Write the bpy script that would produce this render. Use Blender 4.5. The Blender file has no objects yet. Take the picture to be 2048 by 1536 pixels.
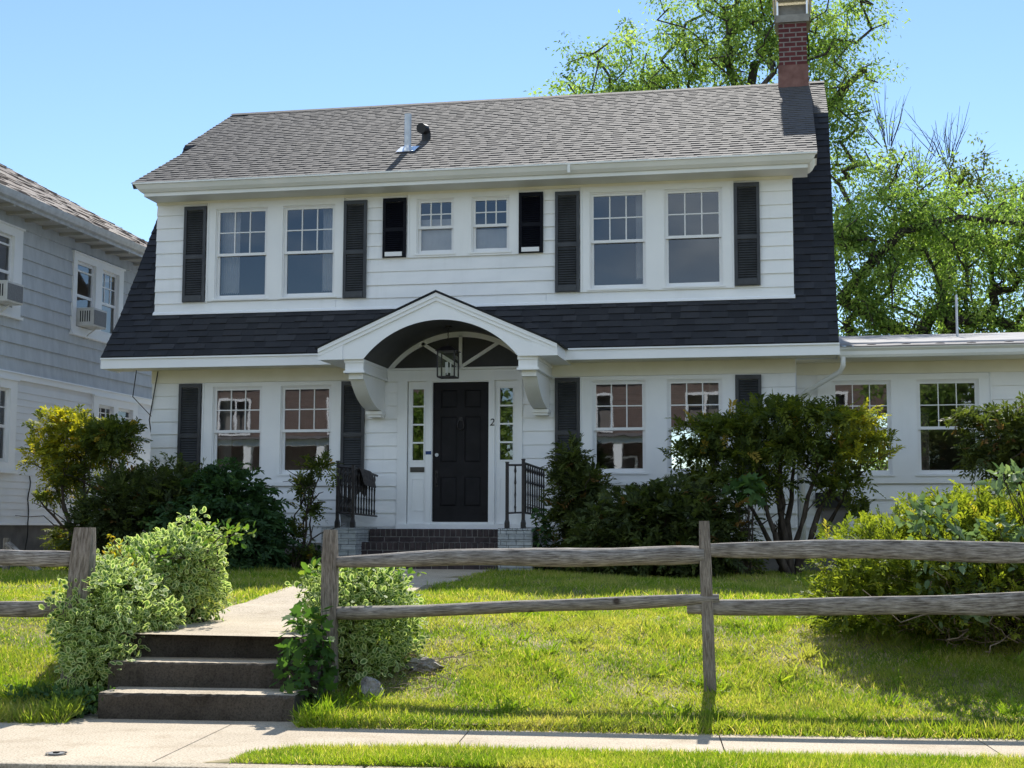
import bpy, math, random
import numpy as np
from mathutils import Vector, Matrix
R = math.radians
random.seed(7)
sc = bpy.context.scene
COL = sc.collection
WM = {}

# ------------------------------------------------------------------ helpers
def par(o, p, basis=None):
    WM[o.name] = basis.copy() if basis is not None else Matrix.Identity(4)
    if p is not None:
        o.parent = p
        o.matrix_parent_inverse = WM[p.name].inverted()

def tag(o, label=None, cat=None, group=None, kind=None):
    if label: o['label'] = label
    if cat: o['category'] = cat
    if group: o['group'] = group
    if kind: o['kind'] = kind
    return o

def thing(name, label, cat, loc, group=None):
    o = bpy.data.objects.new(name, None)
    o.empty_display_size = 0.2
    COL.objects.link(o)
    o.location = loc
    par(o, None, Matrix.Translation(Vector(loc)))
    return tag(o, label, cat, group)

class MB:
    """collects faces in world metres; UVs are planar by the dominant normal axis"""
    def __init__(s): s.v = []; s.f = []; s.m = []; s.uv = {}
    def vert(s, p): s.v.append(tuple(p)); return len(s.v) - 1
    def poly(s, pts, m=0, uv=None):
        i = [s.vert(p) for p in pts]
        if uv: s.uv[len(s.f)] = uv
        s.f.append(i); s.m.append(m)
    def box(s, x0, x1, y0, y1, z0, z1, m=0):
        b = len(s.v)
        for z in (z0, z1):
            for x, y in ((x0, y0), (x1, y0), (x1, y1), (x0, y1)): s.v.append((x, y, z))
        for q in ((0, 3, 2, 1), (4, 5, 6, 7), (0, 1, 5, 4), (1, 2, 6, 5), (2, 3, 7, 6), (3, 0, 4, 7)):
            s.f.append([b + k for k in q]); s.m.append(m)
    def obox(s, c, size, M, m=0):
        b = len(s.v); hx, hy, hz = size[0] / 2, size[1] / 2, size[2] / 2
        for z in (-hz, hz):
            for x, y in ((-hx, -hy), (hx, -hy), (hx, hy), (-hx, hy)):
                s.v.append(tuple(Vector(c) + M @ Vector((x, y, z))))
        for q in ((0, 3, 2, 1), (4, 5, 6, 7), (0, 1, 5, 4), (1, 2, 6, 5), (2, 3, 7, 6), (3, 0, 4, 7)):
            s.f.append([b + k for k in q]); s.m.append(m)
    def hexa(s, b4, t4, m=0):
        b = len(s.v); s.v += [tuple(p) for p in b4] + [tuple(p) for p in t4]
        for q in ((0, 3, 2, 1), (4, 5, 6, 7), (0, 1, 5, 4), (1, 2, 6, 5), (2, 3, 7, 6), (3, 0, 4, 7)):
            s.f.append([b + k for k in q]); s.m.append(m)
    def prismX(s, prof, x0, x1, m=0, caps=True):
        n = len(prof)
        for i in range(n):
            a, b = prof[i], prof[(i + 1) % n]
            s.poly([(x0, *a), (x1, *a), (x1, *b), (x0, *b)], m)
        if caps:
            s.poly([(x0, *p) for p in prof], m); s.poly([(x1, *p) for p in prof[::-1]], m)
    def prismY(s, prof, y0, y1, m=0):
        n = len(prof)
        for i in range(n):
            a, b = prof[i], prof[(i + 1) % n]
            s.poly([(a[0], y0, a[1]), (b[0], y0, b[1]), (b[0], y1, b[1]), (a[0], y1, a[1])], m)
        s.poly([(p[0], y0, p[1]) for p in prof], m); s.poly([(p[0], y1, p[1]) for p in prof[::-1]], m)
    def tube(s, path, rad, n=8, m=0, cap=True):
        path = [Vector(p) for p in path]; rings = []
        L = 0
        for i, p in enumerate(path):
            t = (path[min(i + 1, len(path) - 1)] - path[max(i - 1, 0)]).normalized()
            a = t.cross(Vector((0, 0, 1)) if abs(t.z) < .9 else Vector((0, 1, 0))).normalized(); b = a.cross(t)
            r = rad[i] if isinstance(rad, (list, tuple)) else rad
            if i: L += (p - path[i - 1]).length
            rings.append(([s.vert(p + r * (math.cos(2 * math.pi * k / n) * a + math.sin(2 * math.pi * k / n) * b)) for k in range(n)], L))
        for (A, la), (B, lb) in zip(rings[:-1], rings[1:]):
            for k in range(n):
                s.uv[len(s.f)] = [(la, k * .02), (la, k * .02 + .02), (lb, k * .02 + .02), (lb, k * .02)]
                s.f.append([A[k], A[(k + 1) % n], B[(k + 1) % n], B[k]]); s.m.append(m)
        if cap:
            s.f.append(rings[0][0][::-1]); s.m.append(m); s.f.append(rings[-1][0]); s.m.append(m)
    def grid_holes(s, x0, x1, z0, z1, holes, y, m=0, axis='Y'):
        xs = sorted({x0, x1, *[min(max(h[i], x0), x1) for h in holes for i in (0, 1)]})
        zs = sorted({z0, z1, *[min(max(h[i], z0), z1) for h in holes for i in (2, 3)]})
        for a, b in zip(xs[:-1], xs[1:]):
            for c, d in zip(zs[:-1], zs[1:]):
                mx, mz = (a + b) / 2, (c + d) / 2
                if any(h[0] < mx < h[1] and h[2] < mz < h[3] for h in holes): continue
                if axis == 'Y': s.poly([(a, y, c), (b, y, c), (b, y, d), (a, y, d)], m)
                else: s.poly([(y, a, c), (y, b, c), (y, b, d), (y, a, d)], m)
    def build(s, name, mat, parent=None, smooth=False, bevel=0, loc=None):
        me = bpy.data.meshes.new(name)
        me.from_pydata(s.v, [], s.f)
        mats = mat if isinstance(mat, (list, tuple)) else [mat]
        for mm in mats: me.materials.append(mm)
        if len(mats) > 1: me.polygons.foreach_set('material_index', s.m)
        uvl = me.uv_layers.new(name='UVMap')
        for p in me.polygons:
            cu = s.uv.get(p.index)
            n = p.normal; ax = max(range(3), key=lambda k: abs(n[k]))
            for j, li in enumerate(p.loop_indices):
                if cu: uvl.data[li].uv = cu[j]; continue
                c = me.vertices[me.loops[li].vertex_index].co
                uvl.data[li].uv = (c.y, c.z) if ax == 0 else (c.x, c.z) if ax == 1 else (c.x, c.y)
        if smooth: me.polygons.foreach_set('use_smooth', [True] * len(me.polygons))
        o = bpy.data.objects.new(name, me); COL.objects.link(o)
        B = Matrix.Translation(Vector(loc)) if loc else Matrix.Identity(4)
        if loc: o.location = loc
        par(o, parent, B)
        if bevel:
            b = o.modifiers.new('bevel', 'BEVEL'); b.width = bevel; b.segments = 2; b.limit_method = 'ANGLE'
        return o

# ------------------------------------------------------------------ materials
def srgb(r, g, b):
    f = lambda c: (c / 255 / 12.92) if c / 255 <= .04045 else ((c / 255 + .055) / 1.055) ** 2.4
    return (f(r), f(g), f(b), 1)
def newmat(name):
    m = bpy.data.materials.new(name); m.use_nodes = True
    nt = m.node_tree; return m, nt, nt.nodes['Principled BSDF']
def N(nt, t, **kw):
    n = nt.nodes.new(t)
    for k, v in kw.items():
        if k in n.inputs.keys() if hasattr(n.inputs, 'keys') else False: n.inputs[k].default_value = v
        else: setattr(n, k, v)
    return n
def ramp(nt, fac, stops):
    r = nt.nodes.new('ShaderNodeValToRGB'); e = r.color_ramp.elements
    while len(e) < len(stops): e.new(.5)
    for el, (p, c) in zip(e, stops): el.position = p; el.color = c if len(c) == 4 else (*c, 1)
    nt.links.new(fac, r.inputs['Fac']); return r.outputs['Color']
def coords(nt, uv=False, scale=(1, 1, 1)):
    tc = nt.nodes.new('ShaderNodeTexCoord'); mp = nt.nodes.new('ShaderNodeMapping')
    mp.inputs['Scale'].default_value = scale
    nt.links.new(tc.outputs['UV' if uv else 'Object'], mp.inputs['Vector']); return mp.outputs['Vector']
def noise(nt, vec, scale, detail=4, rough=.55):
    n = nt.nodes.new('ShaderNodeTexNoise'); n.inputs['Scale'].default_value = scale
    n.inputs['Detail'].default_value = detail; n.inputs['Roughness'].default_value = rough
    if vec is not None: nt.links.new(vec, n.inputs['Vector'])
    return n.outputs['Fac']
def bump(nt, bsdf, h, strength=.3, dist=.01):
    b = nt.nodes.new('ShaderNodeBump'); b.inputs['Strength'].default_value = strength; b.inputs['Distance'].default_value = dist
    nt.links.new(h, b.inputs['Height']); nt.links.new(b.outputs['Normal'], bsdf.inputs['Normal'])

def noisy(name, c0, c1, scale=6, rough=.6, bstr=.15, stretch=(1, 1, 1), uv=False, bscale=None, c2=None, lo=.35, hi=.65, metal=0, spec=.4, bdist=.01):
    m, nt, b = newmat(name)
    v = coords(nt, uv, stretch); f = noise(nt, v, scale)
    st = [(lo, c0), (hi, c1)] if c2 is None else [(lo, c0), (.5, c1), (hi, c2)]
    nt.links.new(ramp(nt, f, st), b.inputs['Base Color'])
    b.inputs['Roughness'].default_value = rough; b.inputs['Metallic'].default_value = metal
    b.inputs['Specular IOR Level'].default_value = spec
    if bstr: bump(nt, b, noise(nt, v, bscale or scale * 6), bstr, bdist)
    return m

M = {}
M['siding'] = noisy('white_siding_paint', (.80, .815, .825), (.89, .895, .895), 1.3, .55, .12, (1, 1, 2.5), bscale=30, lo=.3, hi=.62, bdist=.004)
def streaks(m, amt):
    nt = m.node_tree; b = nt.nodes['Principled BSDF']; c = b.inputs['Base Color'].links[0].from_socket
    st = ramp(nt, noise(nt, coords(nt, False, (4, 1, .5)), 1.1, 5, .62), [(.54, (1, 1, 1)), (.85, (1 - amt, 1 - amt * 1.02, 1 - amt * 1.15))])
    mx = N(nt, 'ShaderNodeMix', data_type='RGBA', blend_type='MULTIPLY'); mx.inputs[0].default_value = 1
    nt.links.new(c, mx.inputs[6]); nt.links.new(st, mx.inputs[7]); nt.links.new(mx.outputs[2], b.inputs['Base Color'])
streaks(M['siding'], .11)
M['trim'] = noisy('white_trim_paint', (.82, .83, .835), (.88, .885, .88), 1.7, .5, .06, bscale=40, lo=.3, bdist=.003)
M['portico'] = noisy('fresh_white_paint', (.85, .865, .88), (.89, .90, .91), 1.7, .45, .03, bscale=40, lo=.3, bdist=.002)
M['sash'] = noisy('vinyl_sash', (.80, .80, .80), (.84, .84, .84), 3, .4, .0)
M['soffit'] = noisy('soffit_warm_bounce', (.76, .735, .62), (.84, .815, .71), 2.2, .6, .08, bscale=25, lo=.3)  # white paint tinted yellow; warm bounce from the lawn is put into the colour
M['gutter'] = noisy('aluminium_gutter', (.74, .75, .72), (.82, .82, .79), 1.5, .45, .03)
streaks(M['trim'], .08)
M['shutter'] = noisy('charcoal_shutter', (.03, .032, .036), (.055, .06, .066), 4, .4, .05, (1, 1, .6))
M['shutter_new'] = noisy('black_shutter', (.004, .0045, .008), (.007, .008, .013), 5, .5, .0, spec=.12)
M['door'] = noisy('black_door_paint', (.012, .0115, .013), (.018, .017, .019), 5, .55, .04, spec=.15)
M['iron'] = noisy('black_iron', (.012, .011, .012), (.028, .022, .022), 20, .45, .1)
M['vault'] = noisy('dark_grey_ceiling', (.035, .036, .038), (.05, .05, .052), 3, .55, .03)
M['curtain'] = noisy('pale_curtain', (.62, .61, .63), (.72, .71, .72), 4, .9, 0)
M['lampbrass'] = noisy('brass_lamp', (.30, .14, .06), (.4, .2, .09), 8, .5, 0)
M['nb_soffit'] = noisy('grey_soffit', (.36, .355, .34), (.44, .435, .42), 3, .7, 0)
M['foundation'] = noisy('grey_concrete_wall', (.10, .095, .09), (.17, .16, .15), 3, .85, .3)
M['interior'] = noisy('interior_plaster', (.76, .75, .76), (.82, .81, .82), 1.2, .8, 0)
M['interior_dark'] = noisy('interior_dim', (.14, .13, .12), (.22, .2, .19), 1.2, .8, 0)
M['copper'] = noisy('copper_flashing', (.13, .055, .04), (.22, .11, .085), 5, .5, .1, metal=.35)
M['capmetal'] = noisy('cap_metal', (.19, .17, .14), (.27, .25, .21), 5, .45, .05, metal=.5)
M['lid'] = noisy('bright_steel', (.75, .74, .72), (.82, .81, .79), 4, .3, .0, metal=.9)
M['galv'] = noisy('galvanised_pipe', (.5, .52, .54), (.62, .64, .66), 9, .4, .03, metal=.3)
M['black_metal'] = noisy('black_vent', (.01, .01, .011), (.02, .02, .022), 6, .5, .0)
M['nb_grey'] = noisy('grey_shingle_siding', (.46, .49, .52), (.54, .57, .60), 4, .75, .15, (2, 2, .6), bscale=20)
M['nb_white'] = noisy('white_vinyl_clapboard', (.72, .73, .74), (.80, .80, .81), 1.5, .5, .02)
M['ac_white'] = noisy('ac_housing', (.55, .54, .5), (.66, .65, .62), 6, .5, .02)
M['ac_grill'] = noisy('ac_grille', (.14, .14, .145), (.22, .22, .225), 60, .6, .2)
M['towel'] = noisy('grey_towel_cloth', (.04, .036, .038), (.09, .08, .08), 25, .95, .5)
M['stone'] = noisy('field_stone', (.20, .18, .165), (.42, .39, .36), 9, .9, .8, bdist=.03)
M['benchstone'] = noisy('cast_stone', (.16, .165, .165), (.24, .245, .245), 12, .9, .3)
M['concrete'] = None
M['bark'] = noisy('bark', (.025, .02, .017), (.075, .062, .052), 14, .9, .6, (1, 1, .3), bdist=.02)
M['stem'] = noisy('shrub_stem', (.035, .026, .02), (.09, .07, .055), 20, .9, .5, (1, 1, .3))
M['drytwig'] = noisy('dry_twig', (.16, .12, .09), (.30, .24, .18), 20, .9, .2)
M['cable'] = noisy('black_cable', (.02, .02, .02), (.04, .04, .04), 10, .6, 0)
M['tape'] = noisy('blue_tape', (.02, .05, .16), (.03, .07, .2), 10, .7, 0)
M['plate'] = noisy('old_brass_plate', (.05, .047, .04), (.085, .08, .07), 12, .5, .1, metal=.4)
M['number'] = noisy('house_number_black', (.008, .008, .009), (.012, .012, .013), 9, .4, 0)

def mat_concrete(name, c0, c1, c2, spots=True):
    m, nt, b = newmat(name); v = coords(nt)
    a = ramp(nt, noise(nt, v, 1.1, 5), [(.3, c0), (.68, c1)])
    f = ramp(nt, noise(nt, v, 75, 4, .8), [(.36, (.5, .48, .45)), (.5, (.98, .97, .96)), (.66, (1.25, 1.22, 1.18))])
    mx = N(nt, 'ShaderNodeMix', data_type='RGBA', blend_type='MULTIPLY'); mx.inputs[0].default_value = .75
    nt.links.new(a, mx.inputs[6]); nt.links.new(f, mx.inputs[7]); mx.inputs[0].default_value = 1
    st = ramp(nt, noise(nt, v, 3.5, 6, .65), [(.5, (1, 1, 1)), (.72, c2)])
    m2 = N(nt, 'ShaderNodeMix', data_type='RGBA', blend_type='MULTIPLY'); m2.inputs[0].default_value = 1
    nt.links.new(mx.outputs[2], m2.inputs[6]); nt.links.new(st, m2.inputs[7])
    nt.links.new(m2.outputs[2], b.inputs['Base Color'])
    b.inputs['Roughness'].default_value = .9; b.inputs['Specular IOR Level'].default_value = .25
    bump(nt, b, noise(nt, v, 120, 3, .7), .5, .006)
    return m
M['concrete'] = mat_concrete('sidewalk_concrete', (.44, .375, .285), (.54, .465, .36), (.78, .75, .70))
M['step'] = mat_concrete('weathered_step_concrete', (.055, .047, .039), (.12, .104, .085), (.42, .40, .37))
M['asphalt'] = mat_concrete('asphalt', (.15, .145, .14), (.20, .195, .185), (.8, .8, .8))
M['curb'] = mat_concrete('curb_concrete', (.42, .365, .28), (.50, .44, .345), (.75, .72, .68))
M['membrane2'] = noisy('white_roof_coating', (.34, .33, .33), (.42, .41, .41), 4, .85, .1, spec=.08)
M['membrane'] = noisy('flat_roof_membrane', (.22, .205, .205), (.29, .275, .275), 5, .85, .25, spec=.08)

def attr(nt, name):
    a = nt.nodes.new('ShaderNodeAttribute'); a.attribute_name = name; return a.outputs['Fac']
def mat_leaf(name, stops, trans=.45, tcol=None, rough=.6, spec=.16, margin=None):
    m, nt, b = newmat(name)
    c = ramp(nt, attr(nt, 'rnd'), stops)
    if margin:
        uv = nt.nodes.new('ShaderNodeUVMap'); uv.uv_map = 'UVMap'
        sub = N(nt, 'ShaderNodeVectorMath', operation='SUBTRACT'); nt.links.new(uv.outputs[0], sub.inputs[0]); sub.inputs[1].default_value = (.5, 0, 0)
        mul = N(nt, 'ShaderNodeVectorMath', operation='MULTIPLY'); nt.links.new(sub.outputs[0], mul.inputs[0]); mul.inputs[1].default_value = (1.7, 2.1, 0)
        ln = N(nt, 'ShaderNodeVectorMath', operation='LENGTH'); nt.links.new(mul.outputs[0], ln.inputs[0])
        f = ramp(nt, ln.outputs['Value'], [(.44, (0, 0, 0)), (.84, (1, 1, 1))])
        mx = N(nt, 'ShaderNodeMix', data_type='RGBA'); nt.links.new(f, mx.inputs[0]); nt.links.new(c, mx.inputs[6]); mx.inputs[7].default_value = (*margin, 1)
        c = mx.outputs[2]
    nt.links.new(c, b.inputs['Base Color']); b.inputs['Roughness'].default_value = rough; b.inputs['Specular IOR Level'].default_value = spec
    t = nt.nodes.new('ShaderNodeBsdfTranslucent')
    tm = N(nt, 'ShaderNodeMix', data_type='RGBA', blend_type='MULTIPLY'); tm.inputs[0].default_value = 1
    nt.links.new(c, tm.inputs[6]); tm.inputs[7].default_value = (*(tcol or (1.7, 1.8, .7)), 1)
    nt.links.new(tm.outputs[2], t.inputs['Color'])
    ms = nt.nodes.new('ShaderNodeMixShader'); ms.inputs[0].default_value = trans
    nt.links.new(b.outputs[0], ms.inputs[1]); nt.links.new(t.outputs[0], ms.inputs[2])
    nt.links.new(ms.outputs[0], nt.nodes['Material Output'].inputs['Surface'])
    return m
M['yew'] = mat_leaf('yew_needles', [(0, (.03, .04, .018)), (.45, (.07, .095, .032)), (.8, (.13, .155, .042)), (1, (.22, .13, .05))], .35)
M['yewlit'] = mat_leaf('yew_needles_green_to_sunlit', [(0, (.035, .05, .018)), (.4, (.085, .125, .03)), (.7, (.14, .18, .035)), (.9, (.46, .46, .045)), (1, (.34, .26, .05))], .48, (1.8, 1.6, .5))  # bright yellow stop stands in for direct sun on masked needles
M['hedge'] = mat_leaf('hedge_leaves', [(0, (.022, .045, .02)), (.5, (.05, .105, .04)), (1, (.10, .175, .055))], .35)
M['juniper'] = mat_leaf('juniper_scales', [(0, (.055, .075, .02)), (.35, (.15, .20, .036)), (.75, (.30, .34, .05)), (1, (.40, .36, .08))], .5, (1.5, 1.5, .5))
M['euonymus'] = mat_leaf('variegated_leaves', [(0, (.055, .12, .03)), (.6, (.13, .23, .055)), (1, (.30, .37, .07))], .42, (1.3, 1.4, .8), margin=(.66, .72, .34))
M['maple'] = mat_leaf('maple_leaves', [(0, (.05, .11, .03)), (.6, (.085, .17, .04)), (1, (.2, .26, .05))], .45, (1.5, 1.6, .6))
M['vine'] = mat_leaf('pale_vine_leaves', [(0, (.10, .16, .08)), (.6, (.19, .27, .14)), (1, (.32, .4, .2))], .35, (1.2, 1.3, .7))
M['tree'] = mat_leaf('tree_leaves', [(0, (.075, .125, .045)), (.35, (.175, .26, .075)), (.75, (.29, .38, .11)), (1, (.40, .47, .16))], .57, (1.45, 1.6, .75))
M['tree2'] = mat_leaf('tree_leaves_pale', [(0, (.07, .10, .045)), (.4, (.14, .19, .07)), (.8, (.22, .28, .1)), (1, (.30, .34, .14))], .55, (1.4, 1.45, .65))

def mat_grass(name):
    m, nt, b = newmat(name)
    g = ramp(nt, attr(nt, 'rnd'), [(0, (.085, .16, .018)), (.4, (.175, .265, .026)), (.72, (.28, .335, .04)), (.9, (.39, .375, .10)), (1, (.52, .44, .25))])
    tc = nt.nodes.new('ShaderNodeNewGeometry')
    f = noise(nt, tc.outputs['Position'], 1.1, 4, .6)
    d = ramp(nt, f, [(.47, (0, 0, 0)), (.66, (1, 1, 1))])
    mx = N(nt, 'ShaderNodeMix', data_type='RGBA'); mu = N(nt, 'ShaderNodeMath', operation='MULTIPLY'); mu.inputs[1].default_value = .45
    nt.links.new(d, mu.inputs[0]); nt.links.new(mu.outputs[0], mx.inputs[0]); nt.links.new(g, mx.inputs[6]); mx.inputs[7].default_value = (.46, .39, .17, 1)
    c = mx.outputs[2]
    nt.links.new(c, b.inputs['Base Color']); b.inputs['Roughness'].default_value = .5; b.inputs['Specular IOR Level'].default_value = .3
    t = nt.nodes.new('ShaderNodeBsdfTranslucent')
    tm = N(nt, 'ShaderNodeMix', data_type='RGBA', blend_type='MULTIPLY'); tm.inputs[0].default_value = 1
    nt.links.new(c, tm.inputs[6]); tm.inputs[7].default_value = (1.9, 1.9, .7, 1); nt.links.new(tm.outputs[2], t.inputs['Color'])
    ms = nt.nodes.new('ShaderNodeMixShader'); ms.inputs[0].default_value = .5
    nt.links.new(b.outputs[0], ms.inputs[1]); nt.links.new(t.outputs[0], ms.inputs[2]); nt.links.new(ms.outputs[0], nt.nodes['Material Output'].inputs['Surface'])
    return m
M['grass'] = mat_grass('grass_blades')
M['soil'] = noisy('lawn_soil', (.10, .10, .03), (.20, .17, .075), 2.5, .95, .6, c2=(.33, .27, .15), bscale=40)

def mat_shingle(name, stops, rough, spec, grain=.5):
    m, nt, b = newmat(name)
    c = ramp(nt, attr(nt, 'rnd'), stops); v = coords(nt)
    f = ramp(nt, noise(nt, v, 160, 3, .8), [(.3, (grain,) * 3), (.62, (1.1, 1.08, 1.06))])
    mx = N(nt, 'ShaderNodeMix', data_type='RGBA', blend_type='MULTIPLY'); mx.inputs[0].default_value = 1
    nt.links.new(c, mx.inputs[6]); nt.links.new(f, mx.inputs[7])
    w = ramp(nt, noise(nt, v, .7, 4, .6), [(.3, (.86, .86, .88)), (.7, (1.06, 1.04, 1.0))])
    m2 = N(nt, 'ShaderNodeMix', data_type='RGBA', blend_type='MULTIPLY'); m2.inputs[0].default_value = 1
    nt.links.new(mx.outputs[2], m2.inputs[6]); nt.links.new(w, m2.inputs[7])
    nt.links.new(m2.outputs[2], b.inputs['Base Color'])
    b.inputs['Roughness'].default_value = rough; b.inputs['Specular IOR Level'].default_value = spec
    bump(nt, b, noise(nt, v, 200, 2, .8), .4, .004); return m
M['roof'] = mat_shingle('grey_asphalt_shingle', [(0, (.088, .085, .085)), (.5, (.114, .110, .110)), (1, (.14, .135, .134))], .85, .3)
M['roofblack'] = mat_shingle('black_asphalt_shingle', [(0, (.016, .018, .023)), (.5, (.032, .035, .043)), (1, (.055, .058, .068))], .75, .3)
M['roofnb'] = mat_shingle('brown_grey_shingle', [(0, (.2, .165, .145)), (.5, (.34, .30, .275)), (1, (.46, .43, .4))], .85, .25)
M['roofplain'] = noisy('plain_roof', (.12, .115, .115), (.2, .19, .19), 8, .9, .3)

def mat_brick(name, c0, c1, mortar, bw, bh, ms=.011, wash=None, rough=.85):
    m, nt, b = newmat(name); v = coords(nt, True)
    br = nt.nodes.new('ShaderNodeTexBrick'); nt.links.new(v, br.inputs['Vector'])
    br.inputs['Color1'].default_value = (*c0, 1); br.inputs['Color2'].default_value = (*c1, 1); br.inputs['Mortar'].default_value = (*mortar, 1)
    br.inputs['Scale'].default_value = 1; br.inputs['Mortar Size'].default_value = ms; br.inputs['Brick Width'].default_value = bw; br.inputs['Row Height'].default_value = bh
    br.inputs['Mortar Smooth'].default_value = .15
    f = ramp(nt, noise(nt, coords(nt), 9, 5, .65), [(.3, (.72, .72, .72)), (.68, (1.1, 1.1, 1.1))])
    mx = N(nt, 'ShaderNodeMix', data_type='RGBA', blend_type='MULTIPLY'); mx.inputs[0].default_value = 1
    nt.links.new(br.outputs['Color'], mx.inputs[6]); nt.links.new(f, mx.inputs[7]); nt.links.new(mx.outputs[2], b.inputs['Base Color'])
    b.inputs['Roughness'].default_value = rough
    inv = N(nt, 'ShaderNodeMath', operation='SUBTRACT'); inv.inputs[0].default_value = 1; nt.links.new(br.outputs['Fac'], inv.inputs[1])
    bump(nt, b, inv.outputs[0], .7, .012); return m
M['chimbrick'] = mat_brick('red_chimney_brick', (.085, .016, .017), (.12, .024, .024), (.22, .19, .17), .21, .085, .012)
M['pierbrick'] = mat_brick('painted_grey_brick', (.40, .425, .435), (.50, .52, .53), (.20, .21, .215), .22, .078, .006)
M['housebrick'] = mat_brick('red_house_brick', (.13, .082, .068), (.18, .11, .09), (.22, .2, .185), .21, .075)
M['stepbrick'] = noisy('dark_step_brick', (.028, .02, .021), (.06, .042, .042), 12, .75, .4)
M['mortar'] = noisy('mortar', (.17, .16, .15), (.26, .245, .23), 20, .9, .3)

def mat_wood(name, c0, c1, c2):
    m, nt, b = newmat(name); v = coords(nt, True, (8, 95, 1)); v2 = coords(nt, False)
    f = noise(nt, v, 1, 5, .65)
    f2 = noise(nt, coords(nt, True, (14, 260, 1)), 1, 3, .7)
    a0 = ramp(nt, f, [(.36, c0), (.5, c1), (.64, c2)]); a1 = ramp(nt, f2, [(.34, (.45, .43, .41)), (.5, (1, 1, 1)), (.7, (1.15, 1.13, 1.1))])
    ma = N(nt, 'ShaderNodeMix', data_type='RGBA', blend_type='MULTIPLY'); ma.inputs[0].default_value = .9; nt.links.new(a0, ma.inputs[6]); nt.links.new(a1, ma.inputs[7]); a = ma.outputs[2]
    k = ramp(nt, noise(nt, v2, 4.5, 3), [(.3, (.72, .70, .68)), (.66, (1.1, 1.1, 1.1))])
    mx = N(nt, 'ShaderNodeMix', data_type='RGBA', blend_type='MULTIPLY'); mx.inputs[0].default_value = 1
    nt.links.new(a, mx.inputs[6]); nt.links.new(k, mx.inputs[7])
    vo = nt.nodes.new('ShaderNodeTexVoronoi'); vo.inputs['Scale'].default_value = 3.1; nt.links.new(v2, vo.inputs['Vector'])
    kn = ramp(nt, vo.outputs['Distance'], [(.05, (.12, .08, .06)), (.11, (1, 1, 1))])
    m2 = N(nt, 'ShaderNodeMix', data_type='RGBA', blend_type='MULTIPLY'); m2.inputs[0].default_value = .85
    nt.links.new(mx.outputs[2], m2.inputs[6]); nt.links.new(kn, m2.inputs[7]); nt.links.new(m2.outputs[2], b.inputs['Base Color'])
    b.inputs['Roughness'].default_value = .85; b.inputs['Specular IOR Level'].default_value = .2
    bump(nt, b, f, .8, .008); return m
M['wood'] = mat_wood('weathered_fence_wood', (.12, .105, .092), (.29, .265, .235), (.44, .41, .375))
M['woodpost'] = mat_wood('weathered_fence_post', (.13, .11, .09), (.24, .21, .18), (.33, .30, .265))

def mat_glass(name, tint, ior, wav=.25, low=.0):
    m, nt, b = newmat(name); nt.nodes.remove(b)
    g = nt.nodes.new('ShaderNodeBsdfGlossy'); g.inputs['Roughness'].default_value = .012; g.inputs['Color'].default_value = (.92, .95, 1, 1)
    t = nt.nodes.new('ShaderNodeBsdfTransparent'); t.inputs['Color'].default_value = (*tint, 1)
    fr = nt.nodes.new('ShaderNodeFresnel'); fr.inputs['IOR'].default_value = ior
    bp = nt.nodes.new('ShaderNodeBump'); bp.inputs['Strength'].default_value = wav; bp.inputs['Distance'].default_value = .01
    nt.links.new(noise(nt, coords(nt), 3.2, 2), bp.inputs['Height']); nt.links.new(bp.outputs['Normal'], g.inputs['Normal'])
    mx = nt.nodes.new('ShaderNodeMixShader'); nt.links.new(fr.outputs[0], mx.inputs[0]); nt.links.new(t.outputs[0], mx.inputs[1]); nt.links.new(g.outputs[0], mx.inputs[2])
    nt.links.new(mx.outputs[0], nt.nodes['Material Output'].inputs['Surface']); return m
M['glass'] = mat_glass('window_glass', (.9, .92, .92), 1.9, .03)
M['glasslow'] = mat_glass('old_window_glass', (.75, .77, .75), 2.35, .022)
M['glassnb'] = mat_glass('neighbour_glass', (.6, .62, .62), 1.8, .1)
M['glasslamp'] = mat_glass('lantern_glass', (.92, .93, .92), 1.35, .1)

# ------------------------------------------------------------------ scatter engine (numpy)
DIAMOND = (np.array([(0, 0, 0), (.45, .5, .04), (1, 0, -.06), (.45, -.5, .04)]), [(0, 1, 2, 3)])
LEAF6 = (np.array([(0, 0, 0), (.28, .42, .07), (.72, .38, .05), (1, 0, -.08), (.72, -.38, .05), (.28, -.42, .07)]), [(0, 1, 2, 3), (0, 3, 4, 5)])
OVAL = (np.array([(0, 0, 0), (.2, .4, .05), (.6, .5, .05), (.9, .3, .02), (1, 0, -.04), (.9, -.3, .02), (.6, -.5, .05), (.2, -.4, .05)]), [(0, 1, 2, 3, 4), (0, 4, 5, 6, 7)])
BLADE = (np.array([(0, -.5, 0), (0, .5, 0), (.55, .36, .10), (.55, -.36, .10), (1, 0, .42)]), [(0, 1, 2, 3), (3, 2, 4)])
MAPLE = (np.array([(0, 0, 0), (.1, .32, .02), (.22, .52, -.03), (.4, .28, .03), (.62, .56, -.06), (.7, .2, .02), (1, 0, -.1),
                   (.7, -.2, .02), (.62, -.56, -.06), (.4, -.28, .03), (.22, -.52, -.03), (.1, -.32, .02)]),
         [(0, 1, 2, 3), (0, 3, 4, 5), (0, 5, 6, 7), (0, 7, 8, 9), (0, 9, 10, 11)])
def unit(a): return a / np.maximum(np.linalg.norm(a, axis=-1, keepdims=True), 1e-9)
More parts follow.
